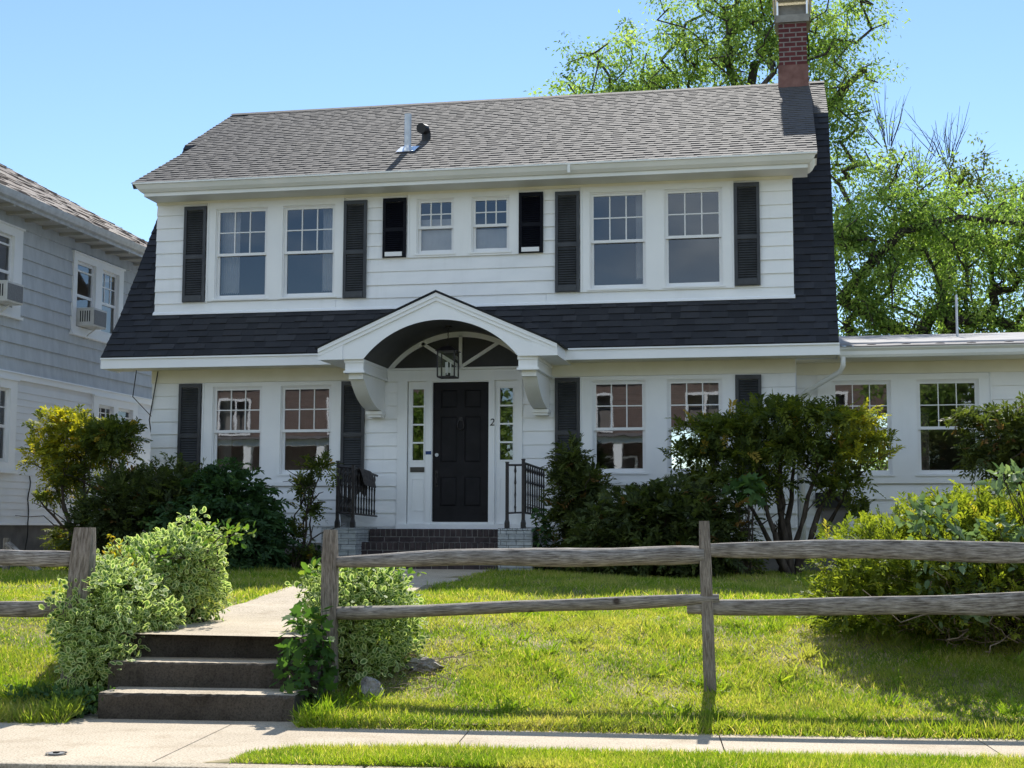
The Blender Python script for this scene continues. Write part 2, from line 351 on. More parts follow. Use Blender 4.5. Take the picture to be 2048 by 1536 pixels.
def scatter(name, mat, P, D, Nn, L, W, tmpl, rnd, parent=None):
    T, F = tmpl; n = len(P); k = len(T)
    D = unit(D); S = unit(np.cross(D, Nn)); U = np.cross(S, D)
    L = np.broadcast_to(L, (n,)); W = np.broadcast_to(W, (n,))
    V = (P[:, None, :] + (L[:, None] * T[None, :, 0])[..., None] * D[:, None, :] + (W[:, None] * T[None, :, 1])[..., None] * S[:, None, :]
         + (L[:, None] * T[None, :, 2])[..., None] * U[:, None, :]).reshape(-1, 3)
    loops = np.concatenate([(np.arange(n)[:, None] * k + np.array([i for f in F for i in f])[None, :]).ravel()])
    sizes = np.array([len(f) for f in F]); tot = np.tile(sizes, n); start = np.concatenate([[0], np.cumsum(tot)[:-1]])
    me = bpy.data.meshes.new(name)
    me.vertices.add(len(V)); me.vertices.foreach_set('co', V.ravel().astype(np.float32))
    me.loops.add(len(loops)); me.loops.foreach_set('vertex_index', loops.astype(np.int32))
    me.polygons.add(len(tot)); me.polygons.foreach_set('loop_start', start.astype(np.int32)); me.polygons.foreach_set('loop_total', tot.astype(np.int32))
    me.update(calc_edges=True)
    a = me.attributes.new('rnd', 'FLOAT', 'FACE'); a.data.foreach_set('value', np.repeat(np.clip(rnd, 0, 1), len(F)).astype(np.float32))
    uv = me.uv_layers.new(name='UVMap'); li = [i for f in F for i in f]
    uv.data.foreach_set('uv', np.tile(T[li][:, :2], (n, 1)).ravel().astype(np.float32))
    me.materials.append(mat)
    o = bpy.data.objects.new(name, me); COL.objects.link(o); par(o, parent); return o

def blob_pts(rng, blobs, n, shell=(.78, 1.03), nb=26, amp=.22, zmin=None, up=.0):
    bl = np.array(blobs, float); w = (bl[:, 3] * bl[:, 4] * bl[:, 5]) ** (2 / 3); idx = rng.choice(len(bl), n, p=w / w.sum())
    d = unit(rng.normal(size=(n, 3))); d[:, 2] = np.where((d[:, 2] < -.3) & (rng.random(n) < up), -d[:, 2], d[:, 2])
    q = unit(rng.normal(size=(len(bl), nb, 3))); qa = rng.uniform(-.8, 1, size=(len(bl), nb))
    dots = np.einsum('ij,ikj->ik', d, q[idx]); r = rng.uniform(*shell, n) * (1 + amp * (np.maximum(dots, 0) ** 10 * qa[idx]).sum(1))
    P = bl[idx, :3] + d * bl[idx, 3:] * r[:, None]
    out = unit(d / bl[idx, 3:])
    if zmin is not None:
        k = P[:, 2] > zmin; P, out = P[k], out[k]
    return P, out

def sprays(rng, C, D, L, K, droop, spread=.8, jit=.15, base=0.0):
    n = len(C); L = np.broadcast_to(L, (n,))
    t = base + (1 - base) * (np.arange(K) + .5) / K; t = np.broadcast_to(t, (n, K))
    pos = C[:, None, :] + D[:, None, :] * (L[:, None] * t)[..., None]
    pos = pos + np.array([0, 0, -1.0]) * (droop * L[:, None] * t ** 2)[..., None]
    tan = D[:, None, :] + np.array([0, 0, -1.0]) * (2 * droop * t)[..., None]; tan = unit(tan)
    up = unit(np.array([0, 0, 1.0]) + rng.normal(scale=.35, size=(n, 3)))[:, None, :]
    side = unit(np.cross(tan, up)); sg = np.where(np.arange(K) % 2 == 0, 1.0, -1.0)[None, :, None]
    ld = unit(tan * .75 + side * sg * spread + rng.normal(scale=jit, size=(n, K, 3)))
    nn = unit(np.cross(side, tan) + rng.normal(scale=.3, size=(n, K, 3)))
    return pos.reshape(-1, 3), ld.reshape(-1, 3), nn.reshape(-1, 3)

def stems_mesh(name, paths, mat, parent, n=6):
    mb = MB()
    for pts, r0, r1 in paths:
        m = len(pts); mb.tube(pts, [r0 + (r1 - r0) * i / (m - 1) for i in range(m)], n)
    return mb.build(name, mat, parent, smooth=True)
def curve_path(a, b, bend, rng, n=6, wob=.03):
    a, b = np.array(a, float), np.array(b, float); out = []
    for i in range(n):
        t = i / (n - 1); p = a + (b - a) * t + np.array(bend) * math.sin(math.pi * t)
        if 0 < i < n - 1: p = p + rng.normal(scale=wob, size=3)
        out.append(tuple(p))
    return out

def shrub(name, label, cat, loc, blobs, mat, seed, n=900, K=14, L=(.16, .32), leaf=(.05, .014), droop=.25, tmpl=DIAMOND, shell=(.55, 1.05),
          amp=.25, zmin=None, upb=.35, stems=None, rbias=0, group=None, spread=.8, nstem=7, upr=.3, stem_r=.02, stem_mat='stem', sun_tint=None):
    rng = np.random.default_rng(seed)
    root = thing(name, label, cat, loc, group)
    C, out = blob_pts(rng, blobs, n, shell, amp=amp, zmin=zmin, up=upr)
    D = unit(out + np.array([0, 0, upb]) + rng.normal(scale=.45, size=out.shape))
    ls = rng.uniform(*L, len(C))
    P, ld, nn = sprays(rng, C - D * (ls * .5)[:, None], D, ls, K, droop, spread)
    if zmin is not None: P[:, 2] = np.maximum(P[:, 2], zmin + .01)
    m = len(P); cl = np.repeat(rng.normal(.45 + rbias, .2, len(C)), K)
    rn = np.minimum(cl + rng.normal(0, .1, m), .72)
    if sun_tint: rn = np.where(sun_tint(P), rn * .5 + .55, rn)  # masked leaves pushed up the ramp to paint sunlight on them
    br = np.repeat(rng.random(len(C)) < .03, K); rn = np.where(br, 1.0, np.clip(rn, 0, .9))
    scatter('foliage', M[mat], P, ld, nn, leaf[0] * rng.uniform(.7, 1.3, m), leaf[1] * rng.uniform(.8, 1.3, m), tmpl, rn, root)
    if stems is None:
        stems = []
        for i in range(nstem):
            b = blobs[rng.integers(len(blobs))]; d = unit(rng.normal(size=3)); d[2] = abs(d[2])
            tip = np.array(b[:3]) + d * np.array(b[3:]) * .75
            s0 = np.array(loc) + np.array([rng.normal(scale=.06), rng.normal(scale=.06), -.03])
            stems.append((curve_path(s0, tip, (0, 0, .08), rng), stem_r, stem_r * .3))
    if stems: stems_mesh('stem', stems, M[stem_mat], root)
    return root

# ------------------------------------------------------------------ site frame
A0 = R(5.7); E1 = np.array([math.cos(A0), math.sin(A0)]); E2 = np.array([-math.sin(A0), math.cos(A0)]); O0 = np.array([0, 9.13])
def sf(u, v): p = O0 + u * E1 + v * E2; return float(p[0]), float(p[1])
def uv_of(x, y): d = np.stack([x - O0[0], y - O0[1]], -1); return d @ E1, d @ E2
def hv(v): return np.interp(v, [-50, -.02, .0, .3, .8, 1.6, 2.7, 4.2, 6, 12, 100], [0, 0, .025, .07, .13, .30, .48, .585, .63, .64, .64])
def bumpy(x, y): return .018 * np.sin(1.7 * x + 1.1 * y) + .014 * np.sin(3.9 * x - 2.3 * y + 1) + .008 * np.sin(7.1 * x + 6.3 * y)
def ground(x, y):
    u, v = uv_of(np.asarray(x, float), np.asarray(y, float)); k = np.clip(v / .6, 0, 1)
    return hv(v) + bumpy(x, y) * k
def walk_edges(y):
    l = np.interp(y, [9.4, 11, 14, 19.4], [-4.72, -4.85, -5.05, -5.45]); r = np.interp(y, [9.4, 11, 14, 19.4], [-3.35, -3.45, -3.68, -4.08]); return l, r

def grid_mesh(name, xs, ys, zf, mat, kind='structure', skip=None):
    X, Y = np.meshgrid(xs, ys); Z = zf(X, Y); nx, ny = len(xs), len(ys)
    V = np.stack([X, Y, Z], -1).reshape(-1, 3); F = []
    for j in range(ny - 1):
        for i in range(nx - 1):
            if skip and skip((xs[i] + xs[i + 1]) / 2, (ys[j] + ys[j + 1]) / 2): continue
            a = j * nx + i; F.append((a, a + 1, a + nx + 1, a + nx))
    me = bpy.data.meshes.new(name); me.from_pydata(V.tolist(), [], F); me.polygons.foreach_set('use_smooth', [True] * len(F))
    me.materials.append(mat); o = bpy.data.objects.new(name, me); COL.objects.link(o); par(o, None); o['kind'] = kind; return o

# far ground sheet, road, kerb, sidewalk, verge, lawn, driveway, path
mb = MB(); mb.poly([(-600, -600, -.30), (600, -600, -.30), (600, 900, -.30), (-600, 900, -.30)]); tag(mb.build('ground', M['soil']), kind='structure')
def strip(mbx, u0, u1, v0, v1, z, z2=None, nseg=1):
    for i in range(nseg):
        a, b = u0 + (u1 - u0) * i / nseg, u0 + (u1 - u0) * (i + 1) / nseg
        mbx.poly([(*sf(a, v0), z), (*sf(b, v0), z), (*sf(b, v1), z if z2 is None else z2), (*sf(a, v1), z if z2 is None else z2)])
VN = -.96      # near edge of the sidewalk
VC = -1.48     # kerb
mb = MB(); strip(mb, -80, 80, -9.5, VC - .14, -.13); tag(mb.build('road', M['asphalt']), kind='structure')
def slabbox(mbx, u0, u1, v0, v1, z0, z1):
    p = [sf(u0, v0), sf(u1, v0), sf(u1, v1), sf(u0, v1)]
    mbx.hexa([(*q, z0) for q in p], [(*q, z1) for q in p])
mb = MB()
for i in range(-20, 20): slabbox(mb, i * 2.4 + .004, i * 2.4 + 2.396, VC - .14, VC, -.28, .004)
tag(mb.build('kerb', M['curb'], bevel=.012), kind='structure')
mb = MB()
for i in range(-28, 28):
    g = .004
    a, b = -.47 + i * 1.55, -.47 + (i + 1) * 1.55
    near = VC + .004 if -11 < (a + b) / 2 < -2.5 else VN
    slabbox(mb, a + g, b - g, near, .0, -.1, .0)
slabbox(mb, -4.67, -3.1, .0, .18, -.1, .001); slabbox(mb, -4.67, -3.1, .18, .9, -.2, .0)
tag(mb.build('sidewalk', M['concrete']), kind='structure')
mb = MB(); mb.poly([(*sf(-3.3, VC), .005), (*sf(60, VC), .005), (*sf(60, VN), .005), (*sf(-2.9, VN), .005)]); strip(mb, -60, -10.6, VC, VN, -.012); tag(mb.build('verge', M['soil']), kind='structure')
xs = np.concatenate([np.linspace(-60, -15, 12)[:-1], np.arange(-15, 7, .22), np.linspace(7, 60, 12)]); 
def lawn_grid():
    vs = np.concatenate([np.arange(0, 1.2, .1), np.arange(1.2, 13, .3), np.array([14, 17, 22, 30, 45, 70, 120])])
    us = xs; V = []; F = []; nx = len(us)
    for v in vs:
        for u in us:
            x, y = sf(u, v); V.append((x, y, float(ground(x, y))))
    for j in range(len(vs) - 1):
        for i in range(nx - 1):
            if -4.57 < (us[i] + us[i + 1]) / 2 < -3.2 and vs[j] < 1.0: continue
            a = j * nx + i; F.append((a, a + 1, a + nx + 1, a + nx))
    me = bpy.data.meshes.new('lawn'); me.from_pydata(V, [], F); me.polygons.foreach_set('use_smooth', [True] * len(F)); me.materials.append(M['soil'])
    o = bpy.data.objects.new('lawn', me); COL.objects.link(o); par(o, None); o['kind'] = 'structure'
lawn_grid()
def path_mesh():
    mb = MB(); ys = np.linspace(9.5, 19.45, 24)
    for a, b in zip(ys[:-1], ys[1:]):
        la, ra = walk_edges(a); lb, rb = walk_edges(b)
        za = max(float(ground((la + ra) / 2, a)) + .02, .505 if a < 12.5 else 0); zb = max(float(ground((lb + rb) / 2, b)) + .02, .505 if b < 12.5 else 0)
        mb.poly([(la, a, za), (ra, a, za), (rb, b, zb), (lb, b, zb)])
        mb.poly([(la, a, za), (lb, b, zb), (lb, b, zb - .4), (la, a, za - .4)]); mb.poly([(ra, a, za), (ra, a, za - .4), (rb, b, zb - .4), (rb, b, zb)])
    tag(mb.build('path', M['concrete']), kind='structure')
path_mesh()
mb = MB(); mb.poly([(-12.3, 15, .70), (-10.6, 15, .70), (-10.6, 40, .70), (-12.3, 40, .70)]); mb.poly([(-12.3, 11, .668), (-10.6, 11, .668), (-10.6, 15, .70), (-12.3, 15, .70)])
tag(mb.build('driveway', M['asphalt']), kind='structure')

# concrete steps up from the sidewalk
mb = MB()
for k, (v0, z1, ul, ur) in enumerate(((.16, .17, -4.52, -3.2), (.53, .338, -4.6, -3.14), (.9, .5, -4.66, -3.2))):
    v1 = (.53, .9, 1.3)[k]
    p = [sf(ul, v0), sf(ur, v0), sf(ur, v1), sf(ul, v1)]; nz = .03
    rs = np.random.default_rng(50 + k); ns = 46; prev = None
    for i in range(ns + 1):
        u = ul + (ur - ul) * i / ns; j = rs.normal(0, .0012, 2); ch = .011 + abs(rs.normal(0, .002)) + (.012 if rs.random() < .06 else 0)
        row = [mb.vert((*sf(u, v0 + rs.normal(0, .0025)), -.12)), mb.vert((*sf(u, v0 + .004 + rs.normal(0, .003)), z1 * .5)), mb.vert((*sf(u, v0 + rs.normal(0, .0025)), z1 - ch)), mb.vert((*sf(u, v0 + ch), z1 + j[0])), mb.vert((*sf(u, v0 + .2), z1 + j[1] * .6)), mb.vert((*sf(u, v1), z1)), mb.vert((*sf(u, v1), -.12))]
        if prev:
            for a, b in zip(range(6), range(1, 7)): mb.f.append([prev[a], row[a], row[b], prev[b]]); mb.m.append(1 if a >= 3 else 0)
        else: mb.f.append(row[::-1]); mb.m.append(0)
        prev = row
    mb.f.append(prev); mb.m.append(0)
o = mb.build('concrete_steps', [M['step'], M['concrete']])
tag(o, 'three weathered concrete steps rising from the sidewalk between two hedges', 'steps')
mb = MB(); c = (-4.04, 7.44)
mb.tube([(c[0], c[1], -.002), (c[0], c[1], .008)], [.044, .042], 20); mb.box(c[0] - .014, c[0] + .014, c[1] - .012, c[1] + .012, .008, .016, 1)
for k in range(20):
    a0, a1 = 2 * math.pi * k / 20, 2 * math.pi * (k + 1) / 20
    mb.poly([(c[0] + .046 * math.cos(a0), c[1] + .046 * math.sin(a0), .006), (c[0] + .046 * math.cos(a1), c[1] + .046 * math.sin(a1), .006), (c[0] + .06 * math.cos(a1), c[1] + .06 * math.sin(a1), .009), (c[0] + .06 * math.cos(a0), c[1] + .06 * math.sin(a0), .009)], 1)
tag(mb.build('water_valve_cover', [M['benchstone'], M['iron']]), 'small round iron valve cover set in the concrete before the steps', 'valve cover')

# ------------------------------------------------------------------ the house
YF = 20.5; XL, XR = -9.72, .09
H = thing('colonial_house', 'white sided dutch colonial house with black steep lower roof, dark shutters and arched entry hood', 'house', (-4.8, YF, .62))
FZ = 6.28      # underside of the upper frieze
UPW = [(-8.74, -7.86, 4.76, 6.20, 5.46), (-7.64, -6.77, 4.76, 6.20, 5.46), (-5.51, -4.90, 5.36, 6.22, 5.77), (-4.66, -4.05, 5.36, 6.22, 5.77),
       (-2.87, -2.01, 4.75, 6.21, 5.46), (-1.77, -.90, 4.75, 6.21, 5.49)]
LOW = [(-8.72, -7.89, 2.05, 3.41, 2.71), (-7.62, -6.78, 2.05, 3.41, 2.71), (-2.84, -2.03, 2.05, 3.41, 2.69), (-1.75, -.93, 2.05, 3.41, 2.69)]
WNG = [(.58, 1.43, 2.02, 3.38, 2.68), (1.75, 2.63, 2.02, 3.38, 2.68), (4.2, 5.05, 2.02, 3.38, 2.68)]
UPC = [(-8.86, -6.64, 4.73, FZ), (-5.63, -3.92, 5.31, FZ), (-2.99, -.75, 4.71, FZ)]     # casing boards round each pair
LOC = [(-8.87, -6.64, 1.93, 3.46), (-3.0, -.76, 1.93, 3.46)]
ENT = (-5.76, -3.86, 1.22, 3.62)

def siding(name, x0, x1, lines, cuts, y, mat, parent, proud=.029):
    mb = MB(); rng = random.Random(len(name))
    for z0, z1 in zip(lines[:-1], lines[1:]):
        segs = [(x0, x1)]
        for c in cuts:
            if c[2] + .03 < z1 and c[3] - .03 > z0:
                ns = []
                for a, b in segs:
                    if c[1] - .02 <= a or c[0] + .02 >= b: ns.append((a, b)); continue
                    if a < c[0] + .02: ns.append((a, c[0] + .02))
                    if b > c[1] - .02: ns.append((c[1] - .02, b))
                segs = ns
        for a, b in segs:
            # boards come in lengths with tight butt joints
            js = [a]; 
            while b - js[-1] > 4.2: js.append(js[-1] + rng.uniform(2.2, 3.8))
            if b - js[-1] < .5 and len(js) > 1: js.pop()
            js.append(b)
            for p, q in zip(js[:-1], js[1:]):
                g = .0022; dz = rng.uniform(-.004, .004); p2, q2 = p + g, q - g; pr = proud + rng.uniform(-.005, .005)
                mb.poly([(p2, y - pr, z0 + dz), (q2, y - pr, z0 + dz), (q2, y - .008, z1 + .01), (p2, y - .008, z1 + .01)])
                mb.poly([(p2, y - pr, z0 + dz), (p2, y, z0 + dz), (q2, y, z0 + dz), (q2, y - pr, z0 + dz)])
                mb.poly([(p2, y - pr, z0 + dz), (p2, y - .008, z1), (p2, y, z1), (p2, y, z0 + dz)])
                mb.poly([(q2, y - pr, z0 + dz), (q2, y, z0 + dz), (q2, y, z1), (q2, y - .008, z1)])
    return mb.build(name, mat, parent)
siding('upper_siding', XL, XR, [4.555, 4.71, 4.91, 5.11, 5.31, 5.51, 5.71, 5.91, 6.11, 6.29], UPC, YF, M['siding'], H)
siding('lower_siding', XL, XR, [1.02, 1.27, 1.47, 1.67, 1.87, 2.07, 2.27, 2.47, 2.67, 2.87, 3.07, 3.27, 3.47], LOC + [ENT], YF, M['siding'], H)
mb = MB(); mb.prismX([(YF - .05, 4.535), (YF - .045, 4.565), (YF, 4.60), (YF, 4.53)], XL - .015, XR + .015)
mb.build('base_flashing', M['portico'], H)
# backing wall, friezes, soffits, foundation
hol_up = [w[:4] for w in UPW]; hol_lo = [w[:4] for w in LOW] + [(-5.62, -3.92, 1.33, 3.44)]
mb = MB(); mb.grid_holes(XL + .01, XR - .01, .98, 3.8, hol_lo, YF + .004); mb.grid_holes(XL + .01, XR - .01, 4.5, 6.45, hol_up, YF + .004)
for x in (XL + .01, XR - .01):
    mb.poly([(x, YF + .004, .98), (x, 29.1, .98), (x, 29.1, 3.8), (x, YF + .004, 3.8)])
    mb.poly([(x, 20.0, 3.8), (x, 29.6, 3.8), (x, 26.95, 7.75), (x, 24.8, 8.9), (x, 22.7, 7.75)])
    mb.poly([(x, YF + .004, 4.4), (x, 22.7, 7.8), (x, YF + .004, 6.5)])
mb.build('wall', M['siding'], H)
mb = MB(); mb.box(XL - .006, XR + .006, YF - .034, YF + .003, FZ, 6.43); mb.build('upper_frieze', M['soffit'], H)
for a, b in ((XL - .006, -5.96), (-3.68, XR + .006)): mb = MB(); mb.box(a, b, YF - .034, YF + .003, 3.465, 3.70); mb.build('lower_frieze', M['soffit'], H)
mb = MB(); mb.box(-9.72, .31, 19.99, YF - .036, 6.385, 6.41)
for i in range(34): mb.tube([(-9.5 + i * .285, 20.36, 6.386), (-9.5 + i * .285, 20.36, 6.378)], .012, 6)
mb.build('upper_soffit', M['soffit'], H)
for a, b in ((-10.27, -5.96), (-3.68, .66)): mb = MB(); mb.box(a, b, 19.93, YF - .036, 3.66, 3.685); mb.build('lower_soffit', M['soffit'], H)
mb = MB(); mb.box(XL + .03, XR - .03, YF + .01, 29.05, .4, 1.03); mb.build('foundation', M['foundation'], H)
# interior shell: floors, rear wall with openings to the back garden, partitions
mb = MB(); rear_up = [(-9.5, -8.0, 4.5, 6.3), (-7.8, -6.3, 4.5, 6.3), (-5.9, -3.7, 4.5, 6.3), (-3.3, -1.8, 4.5, 6.3), (-1.6, -.15, 4.5, 6.3)]
mb.grid_holes(XL + .03, XR - .03, 4.3, 6.5, rear_up, 29.0); mb.box(XL + .03, XR - .03, 20.62, 29.0, 4.2, 4.3); mb.box(XL + .03, XR - .03, 20.56, 29.0, 6.42, 6.44)
for x in (-6.15, -3.5): mb.box(x - .05, x + .05, 20.62, 26.2, 4.3, 6.42)
for x in (XL + .04, XR - .04): mb.poly([(x, 20.6, 4.3), (x, 29, 4.3), (x, 29, 6.42), (x, 20.6, 6.42)])
mb.grid_holes(XL + .03, XR - .03, 4.52, 6.4, hol_up, YF + .09)
mb.build('upper_rooms', M['interior'], H)
mb = MB(); rear_lo = [(-8.6, -7.4, 2.0, 3.3), (-2.6, -1.4, 2.0, 3.3)]
mb.grid_holes(XL + .03, XR - .03, 1.2, 3.7, rear_lo, 28.95); mb.box(XL + .03, XR - .03, 20.62, 28.9, 1.18, 1.24); mb.box(XL + .03, XR - .03, 20.62, 28.9, 3.70, 3.72)
for x in (-6.15, -3.5): mb.box(x - .05, x + .05, 20.62, 25.4, 1.24, 3.7)
for x in (XL + .04, XR - .04): mb.poly([(x, 20.6, 1.2), (x, 28.9, 1.2), (x, 28.9, 3.7), (x, 20.6, 3.7)])
mb.grid_holes(XL + .03, XR - .03, 1.24, 3.7, hol_lo, YF + .09)
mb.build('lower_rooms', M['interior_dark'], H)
# rear walls of the house
mb = MB(); mb.grid_holes(XL, XR, .98, 3.8, rear_lo, 29.1); mb.grid_holes(XL, XR, 4.2, 6.45, rear_up, 29.1); mb.build('rear_wall', M['siding'], H)

def casing(name, c, wins, y, parent, sill=True, mull=.0):
    mb = MB(); y0 = y - .04
    holes = [(w[0], w[1], w[2], w[3]) for w in wins]
    xs = sorted({c[0], c[1], *[h[i] for h in holes for i in (0, 1)]}); zs = sorted({c[2], c[3], *[h[i] for h in holes for i in (2, 3)]})
    zlo = min(h[2] for h in holes); zhi = max(h[3] for h in holes)
    mb.box(c[0], c[1], y0, y, zhi, c[3]); mb.box(c[0], c[1], y0, y, c[2], zlo)
    ed = [c[0]] + [v for h in sorted(holes) for v in (h[0], h[1])] + [c[1]]
    for a, b in zip(ed[0::2], ed[1::2]): mb.box(a, b, y0 + .003, y, zlo, zhi)
    # outer back-band
    for a in (c[0] - .0, c[1] - .022): mb.box(a, a + .022, y0 - .012, y0, c[2], c[3] - .001)
    for h in holes:   # jambs and sloped sill
        for xx in (h[0], h[1] - .014): mb.box(xx, xx + .014, y0 + .004, y + .09, h[2], h[3])
        mb.box(h[0] + .014, h[1] - .014, y0 + .004, y + .09, h[3] - .014, h[3])
        if sill: mb.prismX([(y0 - .014, h[2] - .022), (y0 - .014, h[2] + .004), (y + .09, h[2] + .018), (y + .09, h[2] - .022)], h[0] - .02, h[1] + .02)
    return mb.build(name, M['trim'], parent)
def window(w, y, parent, glass='glass', cols=3, rows=2, mun=.017, storm=True):
    x0, x1, z0, z1, zm = w; x0 += .014; x1 -= .014; z0 += .012; z1 -= .014
    mb = MB(); a, b = y + .004, y + .034; c, d = y + .040, y + .07; st = .036
    # outer frame
    for xx in (x0, x1 - .018): mb.box(xx, xx + .018, y - .012, d + .01, z0, z1)
    mb.box(x0 + .018, x1 - .018, y - .012, d + .01, z1 - .018, z1)
    X0, X1, Z1 = x0 + .018, x1 - .018, z1 - .018
    for xx in (X0, X1 - st): mb.box(xx, xx + st, a, b, zm - .02, Z1)
    mb.box(X0 + st, X1 - st, a, b, Z1 - st, Z1); mb.box(X0 + st, X1 - st, a, b, zm - .02, zm + .022)
    for xx in (X0, X1 - st): mb.box(xx, xx + st, c, d, z0, zm + .018)
    mb.box(X0 + st, X1 - st, c, d, z0, z0 + .055); mb.box(X0 + st, X1 - st, c, d, zm - .018, zm + .018)
    gx0, gx1, gz0, gz1 = X0 + st, X1 - st, zm + .022, Z1 - st
    for i in range(1, cols): xx = gx0 + (gx1 - gx0) * i / cols; mb.box(xx - mun / 2, xx + mun / 2, a + .004, b - .004, gz0, gz1)
    for j in range(1, rows): zz = gz0 + (gz1 - gz0) * j / rows; mb.box(gx0, gx1, a + .006, b - .006, zz - mun / 2, zz + mun / 2)
    f = mb.build('window', M['sash'], parent)
    g = MB(); g.poly([(gx0, (a + b) / 2, gz0), (gx1, (a + b) / 2, gz0), (gx1, (a + b) / 2, gz1), (gx0, (a + b) / 2, gz1)])
    yy = (c + d) / 2; g.poly([(gx0, yy, z0 + .055), (gx1, yy, z0 + .055), (gx1, yy, zm - .018), (gx0, yy, zm - .018)])
    g.build('pane', M[glass], f); return f
casing('window_casing', UPC[0], UPW[0:2], YF, H); casing('window_casing', UPC[1], UPW[2:4], YF, H); casing('window_casing', UPC[2], UPW[4:6], YF, H)
casing('window_casing', LOC[0], LOW[0:2], YF, H); casing('window_casing', LOC[1], LOW[2:4], YF, H)
for c in LOC: mb = MB(); mb.box(c[0] - .02, c[1] + .02, YF - .055, YF, 1.875, 1.928); mb.build('sill_board', M['trim'], H)
for w in UPW: window(w, YF, H)
for w in LOW: window(w, YF, H, 'glasslow')
# curtain and a table lamp glimpsed upstairs
for x0, x1, z0, z1, dy in ((-8.72, -8.42, 4.5, 6.25, .22), (-7.06, -6.79, 4.5, 6.25, .22), (-2.2, -2.03, 4.5, 6.25, .25), (-.35, -.1, 4.5, 6.25, .3), (-8.70, -8.5, 1.9, 3.5, .25), (-1.15, -.95, 1.9, 3.5, .25), (-5.5, -4.92, 5.30, 5.92, .13), (-4.64, -4.07, 5.30, 5.74, .13)):
    mb = MB(); n = 18
    for i in range(n):
        a, b = x0 + (x1 - x0) * i / n, x0 + (x1 - x0) * (i + 1) / n; w = .02 if z1 - z0 > 1 else .002
        ya, yb = YF + dy + w * (i % 2), YF + dy + w * ((i + 1) % 2)
        mb.poly([(a, ya, z0), (b, yb, z0), (b, yb, z1), (a, ya, z1)])
    mb.build('curtain', M['curtain'], H)
mb = MB(); lx, ly = -1.42, 21.0
mb.tube([(lx, ly, 4.3), (lx, ly, 4.95)], .02, 8); mb.tube([(lx, ly, 4.93), (lx, ly, 5.0), (lx, ly, 5.16)], [.02, .07, .05], 12); mb.build('floor_lamp', M['lampbrass'], H)

# shutters: one of each size, then copies
def shutter(w, h, mat, nl, parent, loc, tail):
    mb = MB(); st = .045
    for xx in (0, w - st): mb.box(xx, xx + st, -.036, 0, 0, h)
    zm = h * .47
    for z0, z1 in ((0, .085), (h - .06, h), (zm - .03, zm + .03)): mb.box(st, w - st, -.034, -.002, z0, z1)
    if tail == 'block': mb.box(st + .01, w - st - .01, -.062, -.034, .018, .075)
    if tail == 'worn': mb.box(st + .004, w - st - .004, -.048, -.034, .012, .10)
    mats = M[mat]
    f = mb.build('shutter', mats, parent, loc=loc)
    lv = MB()
    lo, hi = .09, h - .065; p = (hi - lo) / nl
    for i in range(nl):
        z = lo + p * (i + .5)
        if abs(z - zm) < .032: continue
        Mx = Matrix.Rotation(R(56), 3, 'X')
        lv.obox((w / 2, -.019, z), (w - 2 * st + .004, .034, .007), Mx)
    lv.box(st, w - st, -.004, -.001, lo, hi)
    l = lv.build('louvers', mats, None); l.parent = f; WM[l.name] = Matrix.Translation(Vector(loc))
    return f
def dup(o, loc, parent):
    c = o.copy(); COL.objects.link(c); c.location = loc
    WM[c.name] = Matrix.Translation(Vector(loc)); c.parent = parent; c.matrix_parent_inverse = WM[parent.name].inverted()
    for ch in o.children:
        d = ch.copy(); COL.objects.link(d); d.parent = c; d.matrix_parent_inverse = Matrix.Identity(4); WM[d.name] = WM[c.name]
    return c
YS = YF - .03
sh = shutter(.365, 1.51, 'shutter', 38, H, (-9.245, YS, 4.725), 'worn')
for x, z in ((-6.64, 4.715), (-3.37, 4.715), (-.745, 4.735)): dup(sh, (x, YS, z), H)
sh = shutter(.365, 1.52, 'shutter', 38, H, (-9.255, YS, 1.93), '')
for x in (-6.635, -3.37, -.755): dup(sh, (x, YS, 1.925), H)
sh = shutter(.365, .915, 'shutter_new', 24, H, (-6.02, YS, 5.32), '')
dup(sh, (-3.915, YS, 5.32), H)
for x in (-6.02, -3.915):
    mb = MB(); mb.box(x + .045, x + .31, YS - .062, YS - .0355, 5.335, 5.40); mb.build('shutter_block', M['sash'], H)

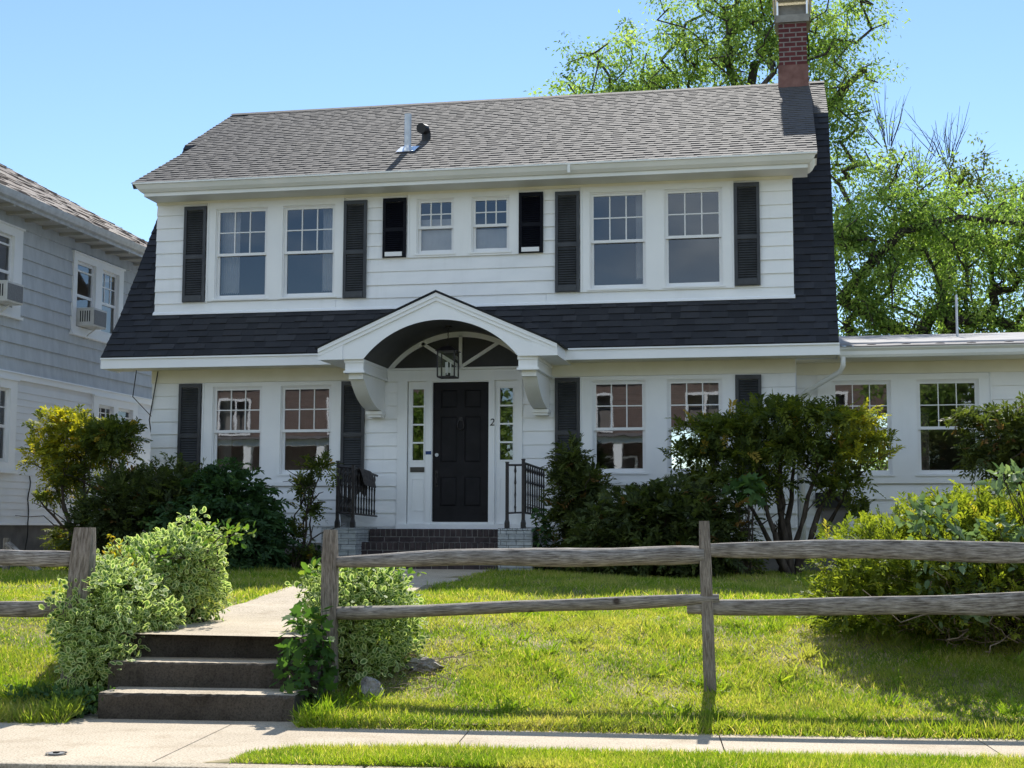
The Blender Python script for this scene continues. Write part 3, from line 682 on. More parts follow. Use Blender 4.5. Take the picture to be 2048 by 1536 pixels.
# ------------------------------------------------------------------ roofs
def shingles(name, mat, x0, x1, y0, z0, y1, z1, expo, parent, seed, tw=(.10, .30), thick=(.004, .017), xlim=None, sag=0, var=.2):
    rng = random.Random(seed); v = []; f = []; rv = []
    L = math.hypot(y1 - y0, z1 - z0); sy, sz = (y1 - y0) / L, (z1 - z0) / L; ny, nz = -sz, sy
    nc = int(L / expo) + 1
    for i in range(nc):
        s0 = i * expo; s1 = min((i + 1) * expo * 1.0 + .004, L)
        x = x0 - rng.uniform(0, .2); alt = rng.random() < .5
        while x < x1:
            w = rng.uniform(*tw) * (1.15 if alt else .9); a, b = max(x, x0), min(x + w, x1); x += w
            if b - a < .01: continue
            yc = y0 + sy * s0
            if xlim and not xlim((a + b) / 2, yc): continue
            alt = not alt if rng.random() < .9 else alt; t = thick[0] if alt else rng.uniform(thick[1] * .75, thick[1]); t += .004
            ds = rng.uniform(-.003, .003); k = len(v)
            def P(xx, s, h): 
                dz = -sag * math.sin(math.pi * (xx - x0) / (x1 - x0)) * s / L if sag else 0
                return (xx, y0 + sy * s + ny * h, z0 + sz * s + nz * h + dz)
            v += [P(a, s0 + ds, t), P(b, s0 + ds, t), P(b, s1, .001), P(a, s1, .001), P(a, s0 + ds, -.004), P(b, s0 + ds, -.004)]
            r = rng.gauss(.5, var) + (.12 if t > .012 else -.08)
            f += [(k, k + 1, k + 2, k + 3), (k + 4, k + 5, k + 1, k), (k + 4, k, k + 3), (k + 5, k + 2, k + 1)]; rv += [r] * 4
    me = bpy.data.meshes.new(name); me.from_pydata(v, [], f); me.materials.append(mat)
    a = me.attributes.new('rnd', 'FLOAT', 'FACE'); a.data.foreach_set('value', np.clip(np.array(rv), 0, 1).astype(np.float32))
    o = bpy.data.objects.new(name, me); COL.objects.link(o); par(o, parent); return o
GL, GR = -10.29, .68
# steep lower slope: a short flare at the eave, then up to the break
steep_a = shingles('lower_roof', M['roofblack'], GL, GR, 19.885, 3.815, 20.5, 4.565, .138, H, 3, (.14, .36), (.005, .018), var=.12, xlim=lambda x, y: abs(x + 4.82) > 1.14 or 3.815 + 1.22 * (y - 19.885) > 4.545 - .44 * abs(x + 4.855) - .14)
shingles('steep_roof', M['roofblack'], GL, XL + .2, 20.5, 4.565, 22.7, 7.87, .138, H, 5, (.14, .3), (.005, .018), var=.12)
shingles('steep_roof', M['roofblack'], XR - .2, GR, 20.5, 4.565, 22.7, 7.87, .138, H, 6, (.14, .3), (.005, .018), var=.12)
shingles('upper_gambrel_roof', M['roof'], GL, GR, 22.7, 7.87, 24.8, 9.03, .15, H, 9, (.09, .18), (.005, .0125), var=.06)
shingles('dormer_roof', M['roof'], -9.90, .44, 19.93, 6.515, 24.8, 9.04, .15, H, 11, (.09, .18), (.005, .0125), var=.06)
mb = MB()   # decks under the shingles, the rear slopes and the rake boards
mb.prismX([(20.5, 4.545), (22.71, 7.85), (24.8, 8.965), (24.8, 8.84), (22.8, 7.74), (20.58, 4.43)], GL + .004, GR - .004)
for a, b in ((GL + .004, -5.96), (-3.68, GR - .004)): mb.prismX([(19.90, 3.80), (20.498, 4.543), (20.578, 4.43), (20.03, 3.69)], a, b)
mb.build('roof_deck', M['roofblack'], H)
mb = MB(); mb.prismX([(24.8, 8.98), (26.9, 7.86), (26.8, 7.74), (24.8, 8.84)], GL, GR); mb.prismX([(29.1, 4.56), (29.7, 3.8), (29.6, 3.7), (29.0, 4.45)], GL, GR)
for a, b in ((GL, XL), (XR, GR)): mb.prismX([(26.9, 7.86), (29.1, 4.56), (29.0, 4.45), (26.8, 7.74)], a, b)
mb.prismX([(24.82, 9.03), (29.7, 6.5), (29.7, 6.42), (24.82, 8.94)], -9.9, .44); mb.build('rear_roof', M['roofplain'], H)
mb = MB(); mb.prismX([(19.945, 6.505), (24.8, 9.02), (24.8, 8.95), (20.0, 6.44)], -9.895, .435); mb.build('dormer_deck', M['roof'], H)
mb = MB()
for i in range(44): mb.prismX([(24.66, 8.985), (24.8, 9.062), (24.94, 8.985), (24.8, 9.045)], -10.29 + i * .2493, -10.29 + i * .2493 + .255)
mb.build('ridge_cap', M['roof'], H)
# dormer eave: moulded gutter that returns round both ends
mb = MB()
prof = [(0, .0), (0, .05), (.035, .06), (.075, .10), (.11, .165), (.13, .17), (.13, .195), (0, .195)]
xl0, xr0, yb, zb = -9.73, .305, 20.03, 6.322
def crown(e): return [(xl0 - e[0], e), (xr0 + e[0], e)]
for (d0, h0), (d1, h1) in zip(prof[:-1], prof[1:]):
    mb.poly([(xl0 - d0, yb - d0, zb + h0), (xr0 + d0, yb - d0, zb + h0), (xr0 + d1, yb - d1, zb + h1), (xl0 - d1, yb - d1, zb + h1)])
    mb.poly([(xl0 - d0, 20.6, zb + h0), (xl0 - d0, yb - d0, zb + h0), (xl0 - d1, yb - d1, zb + h1), (xl0 - d1, 20.6, zb + h1)])
    mb.poly([(xr0 + d0, yb - d0, zb + h0), (xr0 + d0, 20.6, zb + h0), (xr0 + d1, 20.6, zb + h1), (xr0 + d1, yb - d1, zb + h1)])
mb.poly([(xl0, yb, zb), (xl0, 20.6, zb), (xr0, 20.6, zb), (xr0, yb, zb)])
mb.box(-3.1, -3.06, yb - .128, yb - .1, zb + .05, zb + .194)
mb.build('dormer_gutter', M['gutter'], H)
# lower fascia board with a thin drip edge
for a, b, c in ((GL - .01, -5.97, GL - .01), (-3.67, GR + .01, GR - .015)):
    mb = MB(); mb.box(a, b, 19.905, 19.93, 3.645, 3.785); mb.box(a, b, 19.88, 19.93, 3.785, 3.808); mb.box(c, c + .025, 19.93, 20.5, 3.645, 3.80)
    mb.build('lower_fascia', M['portico'], H)
# chimney
mb = MB(); mb.box(-.085, .395, 24.5, 25.05, 8.7, 10.05); ch = mb.build('chimney', M['chimbrick'], H)
mb = MB(); mb.prismX([(24.47, 8.82), (24.485, 9.28), (24.6, 9.28), (24.6, 8.82)], -.105, .415); mb.build('chimney_flashing', M['copper'], ch)
mb = MB(); mb.box(-.13, .44, 24.455, 25.1, 10.04, 10.17); mb.box(-.155, -.135, 24.44, 25.11, 10.10, 10.44); mb.box(.445, .465, 24.44, 25.11, 10.10, 10.44)
mb.box(-.10, .41, 24.62, 24.64, 10.17, 10.40)
mb.build('chimney_cap', M['capmetal'], ch)
mb = MB()
for x in (-.115, .39): mb.box(x, x + .03, 24.46, 24.49, 10.17, 10.42)
mb.prismX([(24.40, 10.43), (24.40, 10.46), (24.75, 10.56), (25.14, 10.46), (25.14, 10.43)], -.18, .49); mb.build('cap_lid', M['lid'], ch)
# pipe and hood vents on the dormer roof
mb = MB(); mb.tube([(-5.85, 21.2, 7.05), (-5.85, 21.2, 7.76)], .055, 14); p = mb.build('vent_pipe', M['galv'], H, smooth=False)
mb = MB(); mb.tube([(-5.85, 21.2, 7.12), (-5.85, 21.19, 7.20), (-5.85, 21.2, 7.235)], [.11, .075, .06], 12)
mb.poly([(-6.0, 21.03, 7.115), (-5.7, 21.03, 7.115), (-5.7, 21.36, 7.285), (-6.0, 21.36, 7.285)]); mb.build('pipe_collar', M['lid'], p)
mb = MB(); mb.tube([(-5.72, 21.85, 7.45), (-5.72, 21.85, 7.62), (-5.73, 21.78, 7.68), (-5.76, 21.66, 7.66)], [.075, .075, .08, .085], 12)
mb.build('hood_vent', M['black_metal'], H)

# ------------------------------------------------------------------ entry: door, sidelights, hood, stoop
DX0, DX1, DZ0, DZ1 = -5.22, -4.37, 1.345, 3.405
mb = MB(); y0 = YF - .045
for a, b in ((-5.76, -5.61), (-5.315, -5.235), (-4.355, -4.275), (-3.935, -3.86)): mb.box(a, b, y0, YF + .06, 1.30, 3.47)
mb.box(-5.92, -3.68, y0 - .004, YF + .06, 3.43, 3.593); mb.box(-5.93, -3.67, y0 - .03, YF, 3.595, 3.628)
mb.box(-5.76, -3.86, YF - .075, YF + .06, 1.235, 1.305)
for a, b in ((-5.235, -5.222), (-4.368, -4.355)): mb.box(a, b, y0 + .012, YF + .06, 1.305, 3.43)
mb.box(-5.222, -4.368, y0 + .012, YF + .06, 3.412, 3.43); mb.box(-5.222, -4.368, YF - .05, YF + .06, 1.305, 1.338)
mb.build('entry_surround', M['trim'], H)
mb = MB(); yd = YF + .01; w = DX1 - DX0
mb.box(DX0, DX1, yd + .014, yd + .045, DZ0, DZ1)
stiles = [(0, .115), (w / 2 - .055, w / 2 + .055), (w - .115, w)]
for a, b in stiles: mb.box(DX0 + a, DX0 + b, yd, yd + .014, DZ0, DZ1)
rails = [(0, .22), (.66, .87), (1.56, 1.68), (1.96, DZ1 - DZ0)]
for a, b in ((.115, w / 2 - .055), (w / 2 + .055, w - .115)):
    for c, d in rails: mb.box(DX0 + a, DX0 + b, yd, yd + .014, DZ0 + c, DZ0 + d)
    for (c, d), (e, f_) in zip(rails[:-1], rails[1:]):
        X0, X1, Z0, Z1 = DX0 + a + .03, DX0 + b - .03, DZ0 + d + .03, DZ0 + e - .03
        mb.hexa([(X0 - .02, yd + .013, Z0 - .02), (X1 + .02, yd + .013, Z0 - .02), (X1 + .02, yd + .013, Z1 + .02), (X0 - .02, yd + .013, Z1 + .02)],
                [(X0, yd + .003, Z0), (X1, yd + .003, Z0), (X1, yd + .003, Z1), (X0, yd + .003, Z1)])
dr = mb.build('front_door', M['door'], H)
mb = MB(); x = DX0 + .06
mb.tube([(x, yd, 2.05), (x, yd - .03, 2.06), (x, yd - .035, 1.98), (x, yd - .03, 1.90), (x, yd, 1.89)], .012, 8); mb.box(x - .025, x + .025, yd - .006, yd, 1.86, 2.10)
mb.build('handle', M['iron'], dr)
mb = MB(); mb.tube([(x, yd, 2.33), (x, yd - .012, 2.33)], .028, 12); mb.build('lock', M['galv'], dr)
mb = MB(); cx = (DX0 + DX1) / 2
mb.tube([(cx, yd, 2.86), (cx, yd - .02, 2.86)], .03, 10)
mb.tube([(cx - .03, yd - .012, 2.84)] + [(cx - .05 * math.cos(t), yd - .018, 2.77 - .07 * math.sin(t)) for t in np.linspace(0, math.pi, 9)] + [(cx + .03, yd - .012, 2.84)], .009, 6)
mb.build('knocker', M['iron'], dr)
for x0, x1, side in ((-5.60, -5.315, 0), (-4.275, -3.935, 1)):
    gx0, gx1 = ((-5.53, -5.36), (-4.20, -4.005))[side]; gz0, gz1 = 2.24, 3.325
    mb = MB(); mb.grid_holes(x0, x1, 1.31, 3.43, [(gx0, gx1, gz0, gz1)], YF - .005)
    for xx in (gx0 - .012, gx1): mb.box(xx, xx + .012, YF - .016, YF + .02, gz0 - .012, gz1 + .012)
    for k in range(5):
        z = gz0 + (gz1 - gz0) * k / 4; mb.box(gx0, gx1, YF - .014, YF + .018, z - .012, z + .012)
    for a, b, c, d in ((gx0 - .005, gx1 + .005, 1.97, 1.98), (gx0 - .005, gx1 + .005, 1.50, 1.51)): mb.box(a, b, YF - .013, YF - .004, c, d)
    for a in (gx0 - .005, gx1 - .005): mb.box(a, a + .01, YF - .013, YF - .004, 1.51, 1.97)
    s = mb.build('sidelight', M['trim'], H)
    mb = MB(); mb.poly([(gx0, YF + .008, gz0), (gx1, YF + .008, gz0), (gx1, YF + .008, gz1), (gx0, YF + .008, gz1)]); mb.build('pane', M['glasslow'], s)
    if not side:
        mb = MB(); mb.box(-5.56, -5.345, YF - .018, YF - .005, 2.075, 2.15); mb.box(-5.53, -5.375, YF - .024, YF - .018, 2.095, 2.13); mb.build('mail_slot', M['plate'], s)
mb = MB(); mb.box(-5.318, -5.232, y0 - .006, y0 - .001, 2.335, 2.385); tag(mb.build('masking_tape', M['tape'], None), 'strip of blue masking tape on the door frame', 'tape')
# house number
cu = bpy.data.curves.new('house_number', 'FONT'); cu.body = '2'; cu.size = .15; cu.extrude = .004; cu.align_x = 'CENTER'; cu.align_y = 'CENTER'
tmp = bpy.data.objects.new('house_number_text', cu); COL.objects.link(tmp); cu.shear = .15
me = bpy.data.meshes.new_from_object(tmp.evaluated_get(bpy.context.evaluated_depsgraph_get())); bpy.data.objects.remove(tmp)
me.transform(Matrix.Translation((-4.312, y0 - .006, 2.80)) @ Matrix.Rotation(R(90), 4, 'X')); me.materials.clear(); me.materials.append(M['number'])
o = bpy.data.objects.new('house_number', me); COL.objects.link(o); par(o, H)

# arched hood
PX, PW, PY0, PY1 = -4.855, 1.725, 19.2, 20.47; PZ, TZ, BZ = 4.545, 3.785, 3.63
AC, AW, AR = -4.80, 1.115, .535; RAD = (AW * AW + AR * AR) / (2 * AR); AZ0 = BZ
def arch(x): return AZ0 + AR - RAD + math.sqrt(max(RAD * RAD - (x - AC) ** 2, 0)) if abs(x - AC) < AW else BZ
def topz(x): return PZ - (PZ - TZ) * abs(x - PX) / PW
xsA = sorted({PX - PW, PX + PW, PX, AC - AW, AC + AW, *np.linspace(AC - AW, AC + AW, 41).tolist(), -6.25, -3.4})
mb = MB()
for a, b in zip(xsA[:-1], xsA[1:]):
    mid = (a + b) / 2
    za, zb_ = (arch(a), arch(b)) if abs(mid - AC) < AW else (BZ, BZ)
    mb.poly([(a, PY0, za), (b, PY0, zb_), (b, PY0, topz(b)), (a, PY0, topz(a))])
    if abs(mid - AC) >= AW: mb.poly([(a, PY0, BZ), (a, PY1, BZ), (b, PY1, BZ), (b, PY0, BZ)])
for sx in (-1, 1):   # side returns
    x = PX + sx * PW; mb.poly([(x, PY0, BZ), (x, PY1, BZ), (x, PY1, TZ), (x, PY0, TZ)])
# rake mouldings, two steps
for w0, w1, yy in ((.0, .10, PY0 - .022), (.0, .05, PY0 - .04)):
    for sx in (-1, 1):
        e = PX + sx * (PW + .0)
        P_ = [(PX, PZ - w1 * 1.1), (e, TZ - w1 * 1.1), (e, TZ + .002), (PX, PZ + .002)]
        mb.hexa([(q[0], PY0 + .001, q[1]) for q in P_], [(q[0], yy - (.002 if sx < 0 else 0), q[1]) for q in P_])
for sx in (-1, 1):   # boxed ends
    a, b = sorted((PX + sx * (PW + .004), PX + sx * (PW - .36)))
    mb.hexa([(a, yy_, BZ + .003) for yy_ in ()] or [(a, PY0 - .018, BZ - .004), (b, PY0 - .018, BZ - .004), (b, PY0 + .001, BZ - .004), (a, PY0 + .001, BZ - .004)],
            [(a, PY0 - .018, topz(a) - .06), (b, PY0 - .018, topz(b) - .06), (b, PY0 + .001, topz(b) - .06), (a, PY0 + .001, topz(a) - .06)])
hood = mb.build('entry_hood', M['portico'], H)
mb = MB()
for a, b in zip(xsA[:-1], xsA[1:]):
    if abs((a + b) / 2 - AC) < AW: mb.poly([(a, PY0 + .004, arch(a)), (a, PY1, arch(a)), (b, PY1, arch(b)), (b, PY0 + .004, arch(b))])
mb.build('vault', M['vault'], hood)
mb = MB()
for a, b in zip(xsA[:-1], xsA[1:]):
    if abs((a + b) / 2 - AC) < AW: mb.poly([(a, YF - .012, AZ0), (b, YF - .012, AZ0), (b, YF - .012, arch(b)), (a, YF - .012, arch(a))])
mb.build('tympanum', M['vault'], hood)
mb = MB(); t_ = .075
for k in range(40):
    x0 = AC - AW + 2 * AW * k / 40; x1 = AC - AW + 2 * AW * (k + 1) / 40
    inn = lambda x: (AC + (x - AC) * (1 - .075), AZ0 + (arch(x) - AZ0) * (1 - .145))
    p = [(x0, arch(x0)), (x1, arch(x1)), inn(x1), inn(x0)]
    mb.hexa([(q[0], YF - .012, q[1]) for q in p], [(q[0], YF - .04, q[1]) for q in p])
c0 = Vector((AC, YF - .027, AZ0 + .0))
for ang in (-58, 0, 58):
    ln = .48 if ang == 0 else .70
    d = Vector((math.sin(R(ang)), 0, math.cos(R(ang))))
    mb.obox(c0 + d * ln / 2, (.05, .026 + .002 * (ang > 0), ln), Matrix.Rotation(R(ang), 3, 'Y'))
mb.build('fan_tracery', M['trim'], hood)
mb = MB()
for sx in (-1, 1):
    e = PX + sx * (PW + .04); ez = TZ + .012 - .04 * (PZ - TZ) / PW
    P_ = [(PX, PZ + .012), (e, ez), (e, ez + .022), (PX, PZ + .036)]
    mb.hexa([(q[0], PY0 - .06, q[1]) for q in P_], [(q[0], PY1, q[1]) for q in P_])
mb.build('hood_roof', M['roofblack'], hood)
# scrolled brackets
def bracket(x0, x1):
    mb = MB()
    mb.box(x0, x1, 19.26, 20.46, 3.47, 3.635); mb.box(x0 - .02, x1 + .02, 19.235, 20.46, 3.44, 3.47); mb.box(x0 - .012, x1 + .012, 19.245, 20.46, 3.585, 3.632)
    mb.box(x0 + .03, x1 - .03, 19.34, 20.46, 3.36, 3.44)
    prof = [(20.46, 3.36), (19.40, 3.36)]
    for k in range(13):
        t = k / 12; prof.append((19.40 + .72 * (1 - math.cos(t * math.pi / 2)) * .75 + .42 * t, 3.36 - .38 * math.sin(t * math.pi / 2) ** 1.15))
    prof += [(20.46, 2.98)]
    mb.prismX(prof, x0 + .03, x1 - .03)
    mb.box(x0 + .01, x1 - .01, 20.24, 20.465, 2.925, 2.975); mb.box(x0 + .03, x1 - .03, 20.27, 20.463, 2.89, 2.925)
    return mb.build('bracket', M['trim'], hood)
bracket(-6.20, -5.93); bracket(-3.69, -3.42)
# hanging lantern
L = thing('hanging_lantern', 'black box lantern with clear glass hanging under the arched entry hood', 'lantern', (-4.84, 19.85, 4.16))
mb = MB(); x, y = -4.84, 19.85
mb.tube([(x, y, 4.165), (x, y, 4.14)], .05, 12)
for k in range(9): 
    z = 4.135 - k * .028; d = .008
    mb.tube([(x - d * (k % 2), y - d * (1 - k % 2), z), (x - d * (k % 2), y - d * (1 - k % 2), z - .03)], .004, 5); mb.tube([(x + d * (k % 2), y + d * (1 - k % 2), z), (x + d * (k % 2), y + d * (1 - k % 2), z - .03)], .004, 5)
mb.build('chain', M['iron'], L)
mb = MB(); h = .125; z0, z1 = 3.42, 3.79
for sx in (-1, 1):
    for sy in (-1, 1): mb.box(x + sx * h - .009, x + sx * h + .009, y + sy * h - .009, y + sy * h + .009, z0, z1)
    mb.box(x - h, x + h, y + sx * h - .008, y + sx * h + .008, z0 - .012, z0 + .006); mb.box(x + sx * h - .008, x + sx * h + .008, y - h, y + h, z0 - .013, z0 + .005)
mb.hexa([(x - .16, y - .16, z1), (x + .16, y - .16, z1), (x + .16, y + .16, z1), (x - .16, y + .16, z1)], [(x - .06, y - .06, z1 + .075), (x + .06, y - .06, z1 + .075), (x + .06, y + .06, z1 + .075), (x - .06, y + .06, z1 + .075)])
mb.tube([(x, y, z1 + .07), (x, y, z1 + .11)], .015, 8)
mb.box(x - .115, x + .115, y - .012, y + .012, z0 - .008, z0 + .004); mb.tube([(x, y, z0), (x, y, z0 + .06)], .035, 10)
mb.build('cage', M['iron'], L)
mb = MB()
for dx, dy in ((-.035, .02), (.035, .02), (0, -.04)): mb.tube([(x + dx, y + dy, z0 + .03), (x + dx, y + dy, z0 + .22)], .011, 8)
mb.build('candle', M['sash'], L)
mb = MB(); 
for s_ in (-1, 1):
    mb.poly([(x - h, y + s_ * h, z0), (x + h, y + s_ * h, z0), (x + h, y + s_ * h, z1), (x - h, y + s_ * h, z1)]); mb.poly([(x + s_ * h, y - h, z0), (x + s_ * h, y + h, z0), (x + s_ * h, y + h, z1), (x + s_ * h, y - h, z1)])
mb.build('pane', M['glasslamp'], L)

# stoop: brick treads between painted piers
SX0, SX1 = -6.03, -4.02
def brick_steps():
    mb = MB(); rng = random.Random(4)
    for k, (yf, zt) in enumerate(((20.0, 1.235), (19.68, 1.045), (19.36, .855))):
        zb_ = zt - .19; x0 = SX0 - (.0 if k == 0 else .05); n = 25
        mb.box(x0, SX1, yf + .012, YF - .03 if k == 0 else yf + .4, zb_ - .05, zt - .006, 1)
        wv = (SX1 - x0) / n
        for i in range(n):       # rowlock nosing
            j = rng.uniform(-.003, .003); mb.box(x0 + i * wv + .006, x0 + (i + 1) * wv - .006, yf + j, yf + .21, zt - .105, zt + rng.uniform(-.003, .002), 0)
        m = 9; wv = (SX1 - x0) / m
        for i in range(-1, m):
            a, b = max(x0, x0 + (i + .5 * (k % 2)) * wv + .006), min(SX1, x0 + (i + 1 + .5 * (k % 2)) * wv - .006)
            if b > a + .02: mb.box(a, b, yf + .004, yf + .1, zt - .185, zt - .118, 0)
        if k == 0:
            for i in range(3):
                for q in range(9):
                    a = x0 + q * .223 + .004; mb.box(a, min(a + .214, SX1), yf + .22 + i * .085, yf + .30 + i * .085, zt - .05, zt + rng.uniform(-.003, .002), 0)
    return mb.build('brick_steps', [M['stepbrick'], M['mortar']], H, bevel=.004)
brick_steps()
def pier(x0, x1):
    mb = MB(); rng = random.Random(int(x0 * 10)); bh = .078
    n = 8
    for r in range(n):
        z0, z1 = .60 + r * bh, .60 + (r + 1) * bh - .008; j = rng.uniform(-.006, .006)
        # front face bricks
        k = 2 if r % 2 == 0 else 3; ed = [x0 + (x1 - x0) * t for t in ((0, .5, 1) if k == 2 else (0, .25, .75, 1))]
        for a, b in zip(ed[:-1], ed[1:]): mb.box(a + (.003 if a > x0 else 0), b - (.003 if b < x1 else 0), 19.4 + rng.uniform(-.004, .004), 19.5, z0, z1)
        for s_, xx in ((-1, x0), (1, x1)):
            y = 19.505
            while y < YF - .03:
                y2 = min(y + (.21 if r % 2 else .23), YF - .03)
                a, b = sorted((xx, xx - s_ * .1)); q = rng.uniform(-.004, .004); mb.box(a + q, b + q, y, y2 - .006, z0, z1); y = y2
    mb.box(x0 + .012, x1 - .012, 19.412, YF - .03, .55, 1.212)
    # rowlock cap
    for i in range(7): w_ = (x1 - x0) / 7; mb.box(x0 + i * w_ + .002, x0 + (i + 1) * w_ - .003, 19.392, YF - .03, 1.222, 1.25 + rng.uniform(-.002, .002))
    return mb.build('stoop_pier', M['pierbrick'], H, bevel=.004)
pier(-6.56, -6.05); pier(-4.0, -3.51)
def baluster(mb, x, y, z0, z1, r=.0085):
    n = 16; prev = None
    for i in range(n + 1):          # square bar twisted along its length
        t = i / n; tw = math.pi * 2.2 * t; k = 1 + .85 * (abs(math.sin(t * math.pi * 4)) ** 6) if .05 < t < .95 else 1; z = z0 + (z1 - z0) * t
        ring = [mb.vert((x + r * k * 1.3 * math.cos(tw + q * math.pi / 2), y + r * k * 1.3 * math.sin(tw + q * math.pi / 2), z)) for q in range(4)]
        if prev:
            for q in range(4): mb.f.append([prev[q], prev[(q + 1) % 4], ring[(q + 1) % 4], ring[q]]); mb.m.append(0)
        prev = ring
def railing(posts, runs):
    mb = MB()
    for (x, y, zt) in posts:
        mb.box(x - .021, x + .021, y - .021, y + .021, 1.25, zt); mb.box(x - .032, x + .032, y - .032, y + .032, 1.248, 1.33)
        mb.hexa([(x - .03, y - .03, 1.33), (x + .03, y - .03, 1.33), (x + .03, y + .03, 1.33), (x - .03, y + .03, 1.33)], [(x - .022, y - .022, 1.37), (x + .022, y - .022, 1.37), (x + .022, y + .022, 1.37), (x - .022, y + .022, 1.37)])
        mb.box(x - .025, x + .025, y - .025, y + .025, zt, zt + .014)
    for a, b, zt0, zt1, zb0, zb1, n in runs:
        mb.tube([(*a, zt0), (*b, zt1)], .017, 6); mb.tube([(*a, zb0), (*b, zb1)], .014, 6)
    r = mb.build('railing', M['iron'], H)
    for a, b, zt0, zt1, zb0, zb1, n in runs:
        for i in range(n):
            t = (i + 1) / (n + 1); bb = MB(); baluster(bb, a[0] + (b[0] - a[0]) * t, a[1] + (b[1] - a[1]) * t, zb0 + (zb1 - zb0) * t, zt0 + (zt1 - zt0) * t)
            bb.build('baluster', M['iron'], r)
railing([(-3.89, 19.5, 2.16), (-3.66, 19.5, 2.20)], [((-3.89, 19.5), (-3.66, 19.5), 2.13, 2.13, 1.46, 1.47, 1), ((-3.66, 19.5), (-3.50, 20.42), 2.16, 2.09, 1.47, 1.42, 9)])
railing([(-6.36, 19.5, 2.19), (-6.13, 19.5, 2.13)], [((-6.36, 19.5), (-6.13, 19.5), 2.12, 2.10, 1.47, 1.45, 3), ((-6.13, 19.5), (-6.05, 20.42), 2.10, 2.02, 1.45, 1.42, 8), ((-6.36, 19.5), (-6.4, 20.42), 2.13, 2.06, 1.46, 1.42, 7)])
# towel over the railing
def towel():
    mb = MB(); rows = []
    ys = np.linspace(19.66, 20.14, 9)
    for j, yy in enumerate(ys):
        t = (yy - 19.5) / .92; xc = -6.13 + .08 * t; zc = 2.10 - .08 * t + .022; w = .012 * math.sin(j * 1.7)
        pr = [(-.075 + w, -.36 - .05 * math.sin(j * .9)), (-.06 + w, -.22), (-.04, -.08), (-.028, -.012), (0, .012), (.03, -.008), (.055 - w, -.07), (.085 - w, -.16), (.10 - w + .01 * (j % 2), -.25)]
        rows.append([(xc + a, yy, zc + b) for a, b in pr])
    idx = [[mb.vert(p) for p in r] for r in rows]
    for r0, r1 in zip(idx[:-1], idx[1:]):
        for k in range(len(r0) - 1): mb.f.append([r0[k], r1[k], r1[k + 1], r0[k + 1]]); mb.m.append(0)
    o = mb.build('towel', M['towel'], None, smooth=True)
    s = o.modifiers.new('thick', 'SOLIDIFY'); s.thickness = .016; s.offset = 0
    b = o.modifiers.new('sub', 'SUBSURF'); b.levels = b.render_levels = 2
    tag(o, 'dark grey towel draped over the black stoop railing', 'towel')
towel()
mb = MB(); mb.box(-6.54, -6.40, 20.02, 20.40, 1.62, 1.67)
pr = [(20.36, 1.252), (20.36, 1.62), (20.06, 1.62), (20.06, 1.55), (20.12, 1.44), (20.16, 1.32), (20.14, 1.252)]
mb.prismX(pr, -6.52, -6.43); 
tag(mb.build('garden_bench_end', M['benchstone'], None), 'grey cast stone bench end standing on the left stoop pier behind the railing', 'bench end')

# ------------------------------------------------------------------ sunroom wing (one building with the house)
YW = 20.8
siding('wing_siding', .10, 6.0, [1.0, 1.27, 1.47, 1.67, 1.87, 2.07, 2.27, 2.47, 2.67, 2.87, 3.07, 3.27, 3.47], [(.39, 2.80, 1.9, 3.47), (4.0, 5.2, 1.9, 3.47)], YW, M['siding'], H)
casing('window_casing', (.40, 2.79, 1.9, 3.455), WNG[:2], YW, H); casing('window_casing', (4.01, 5.2, 1.9, 3.455), WNG[2:], YW, H)
for w in WNG: window(w, YW, H, 'glasslow', mun=.014)
mb = MB(); hw = [w[:4] for w in WNG]
mb.grid_holes(.10, 6, .98, 3.75, hw, YW + .004)
mb.poly([(6, YW, .98), (6, 26, .98), (6, 26, 4.3), (6, YW, 3.75)]); mb.grid_holes(.10, 6, .98, 4.3, [(.8, 2.4, 2.0, 3.3), (3.2, 5, 2, 3.3)], 26)
mb.build('wing_wall', M['siding'], H)
mb = MB(); mb.box(.2, 5.9, 20.9, 25.9, 1.18, 1.24); mb.box(.2, 5.9, 20.9, 25.9, 3.66, 3.68); mb.grid_holes(.2, 5.9, 1.2, 3.7, [(.8, 2.4, 2.0, 3.3), (3.2, 5, 2, 3.3)], 25.9)
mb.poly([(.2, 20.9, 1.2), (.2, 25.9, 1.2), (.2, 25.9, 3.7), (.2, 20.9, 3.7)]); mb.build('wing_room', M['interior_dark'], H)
mb = MB(); mb.box(.10, 6.0, YW - .034, YW + .003, 3.46, 3.68); mb.build('wing_frieze', M['soffit'], H)
mb = MB(); mb.box(.68, 6.3, 20.13, YW - .036, 3.63, 3.66); mb.box(.10, .68, 20.52, YW - .036, 3.63, 3.66); mb.build('wing_soffit', M['soffit'], H)
mb = MB(); mb.prismX([(20.13, 3.62), (20.10, 3.625), (20.08, 3.66), (20.075, 3.71), (20.04, 3.745), (20.04, 3.77), (20.13, 3.77)], .695, 6.3); mb.build('wing_gutter', M['gutter'], H)
mb = MB(); 
def roofz(y): return np.interp(y, [20.03, 20.95, 24.6], [3.775, 3.915, 4.52])
rng = random.Random(2); xsR = [.66 + i * .21 for i in range(28)]
prevr = None
for y in (20.03, 20.3, 20.6, 20.95, 20.97, 22.5, 24.6):
    row = [mb.vert((x, y, roofz(y) + rng.uniform(-.003, .003) + (.022 if y == 20.97 else 0))) for x in xsR]
    if prevr:
        for i in range(len(row) - 1): mb.f.append([prevr[i], prevr[i + 1], row[i + 1], row[i]]); mb.m.append(0 if y < 20.96 else 1)
    prevr = row
for x in (1.15, 1.62, 2.08, 2.5, 3.0): mb.tube([(x, 20.5, roofz(20.5) + .0), (x, 20.5, roofz(20.5) + .014)], [.07, .05], 10)
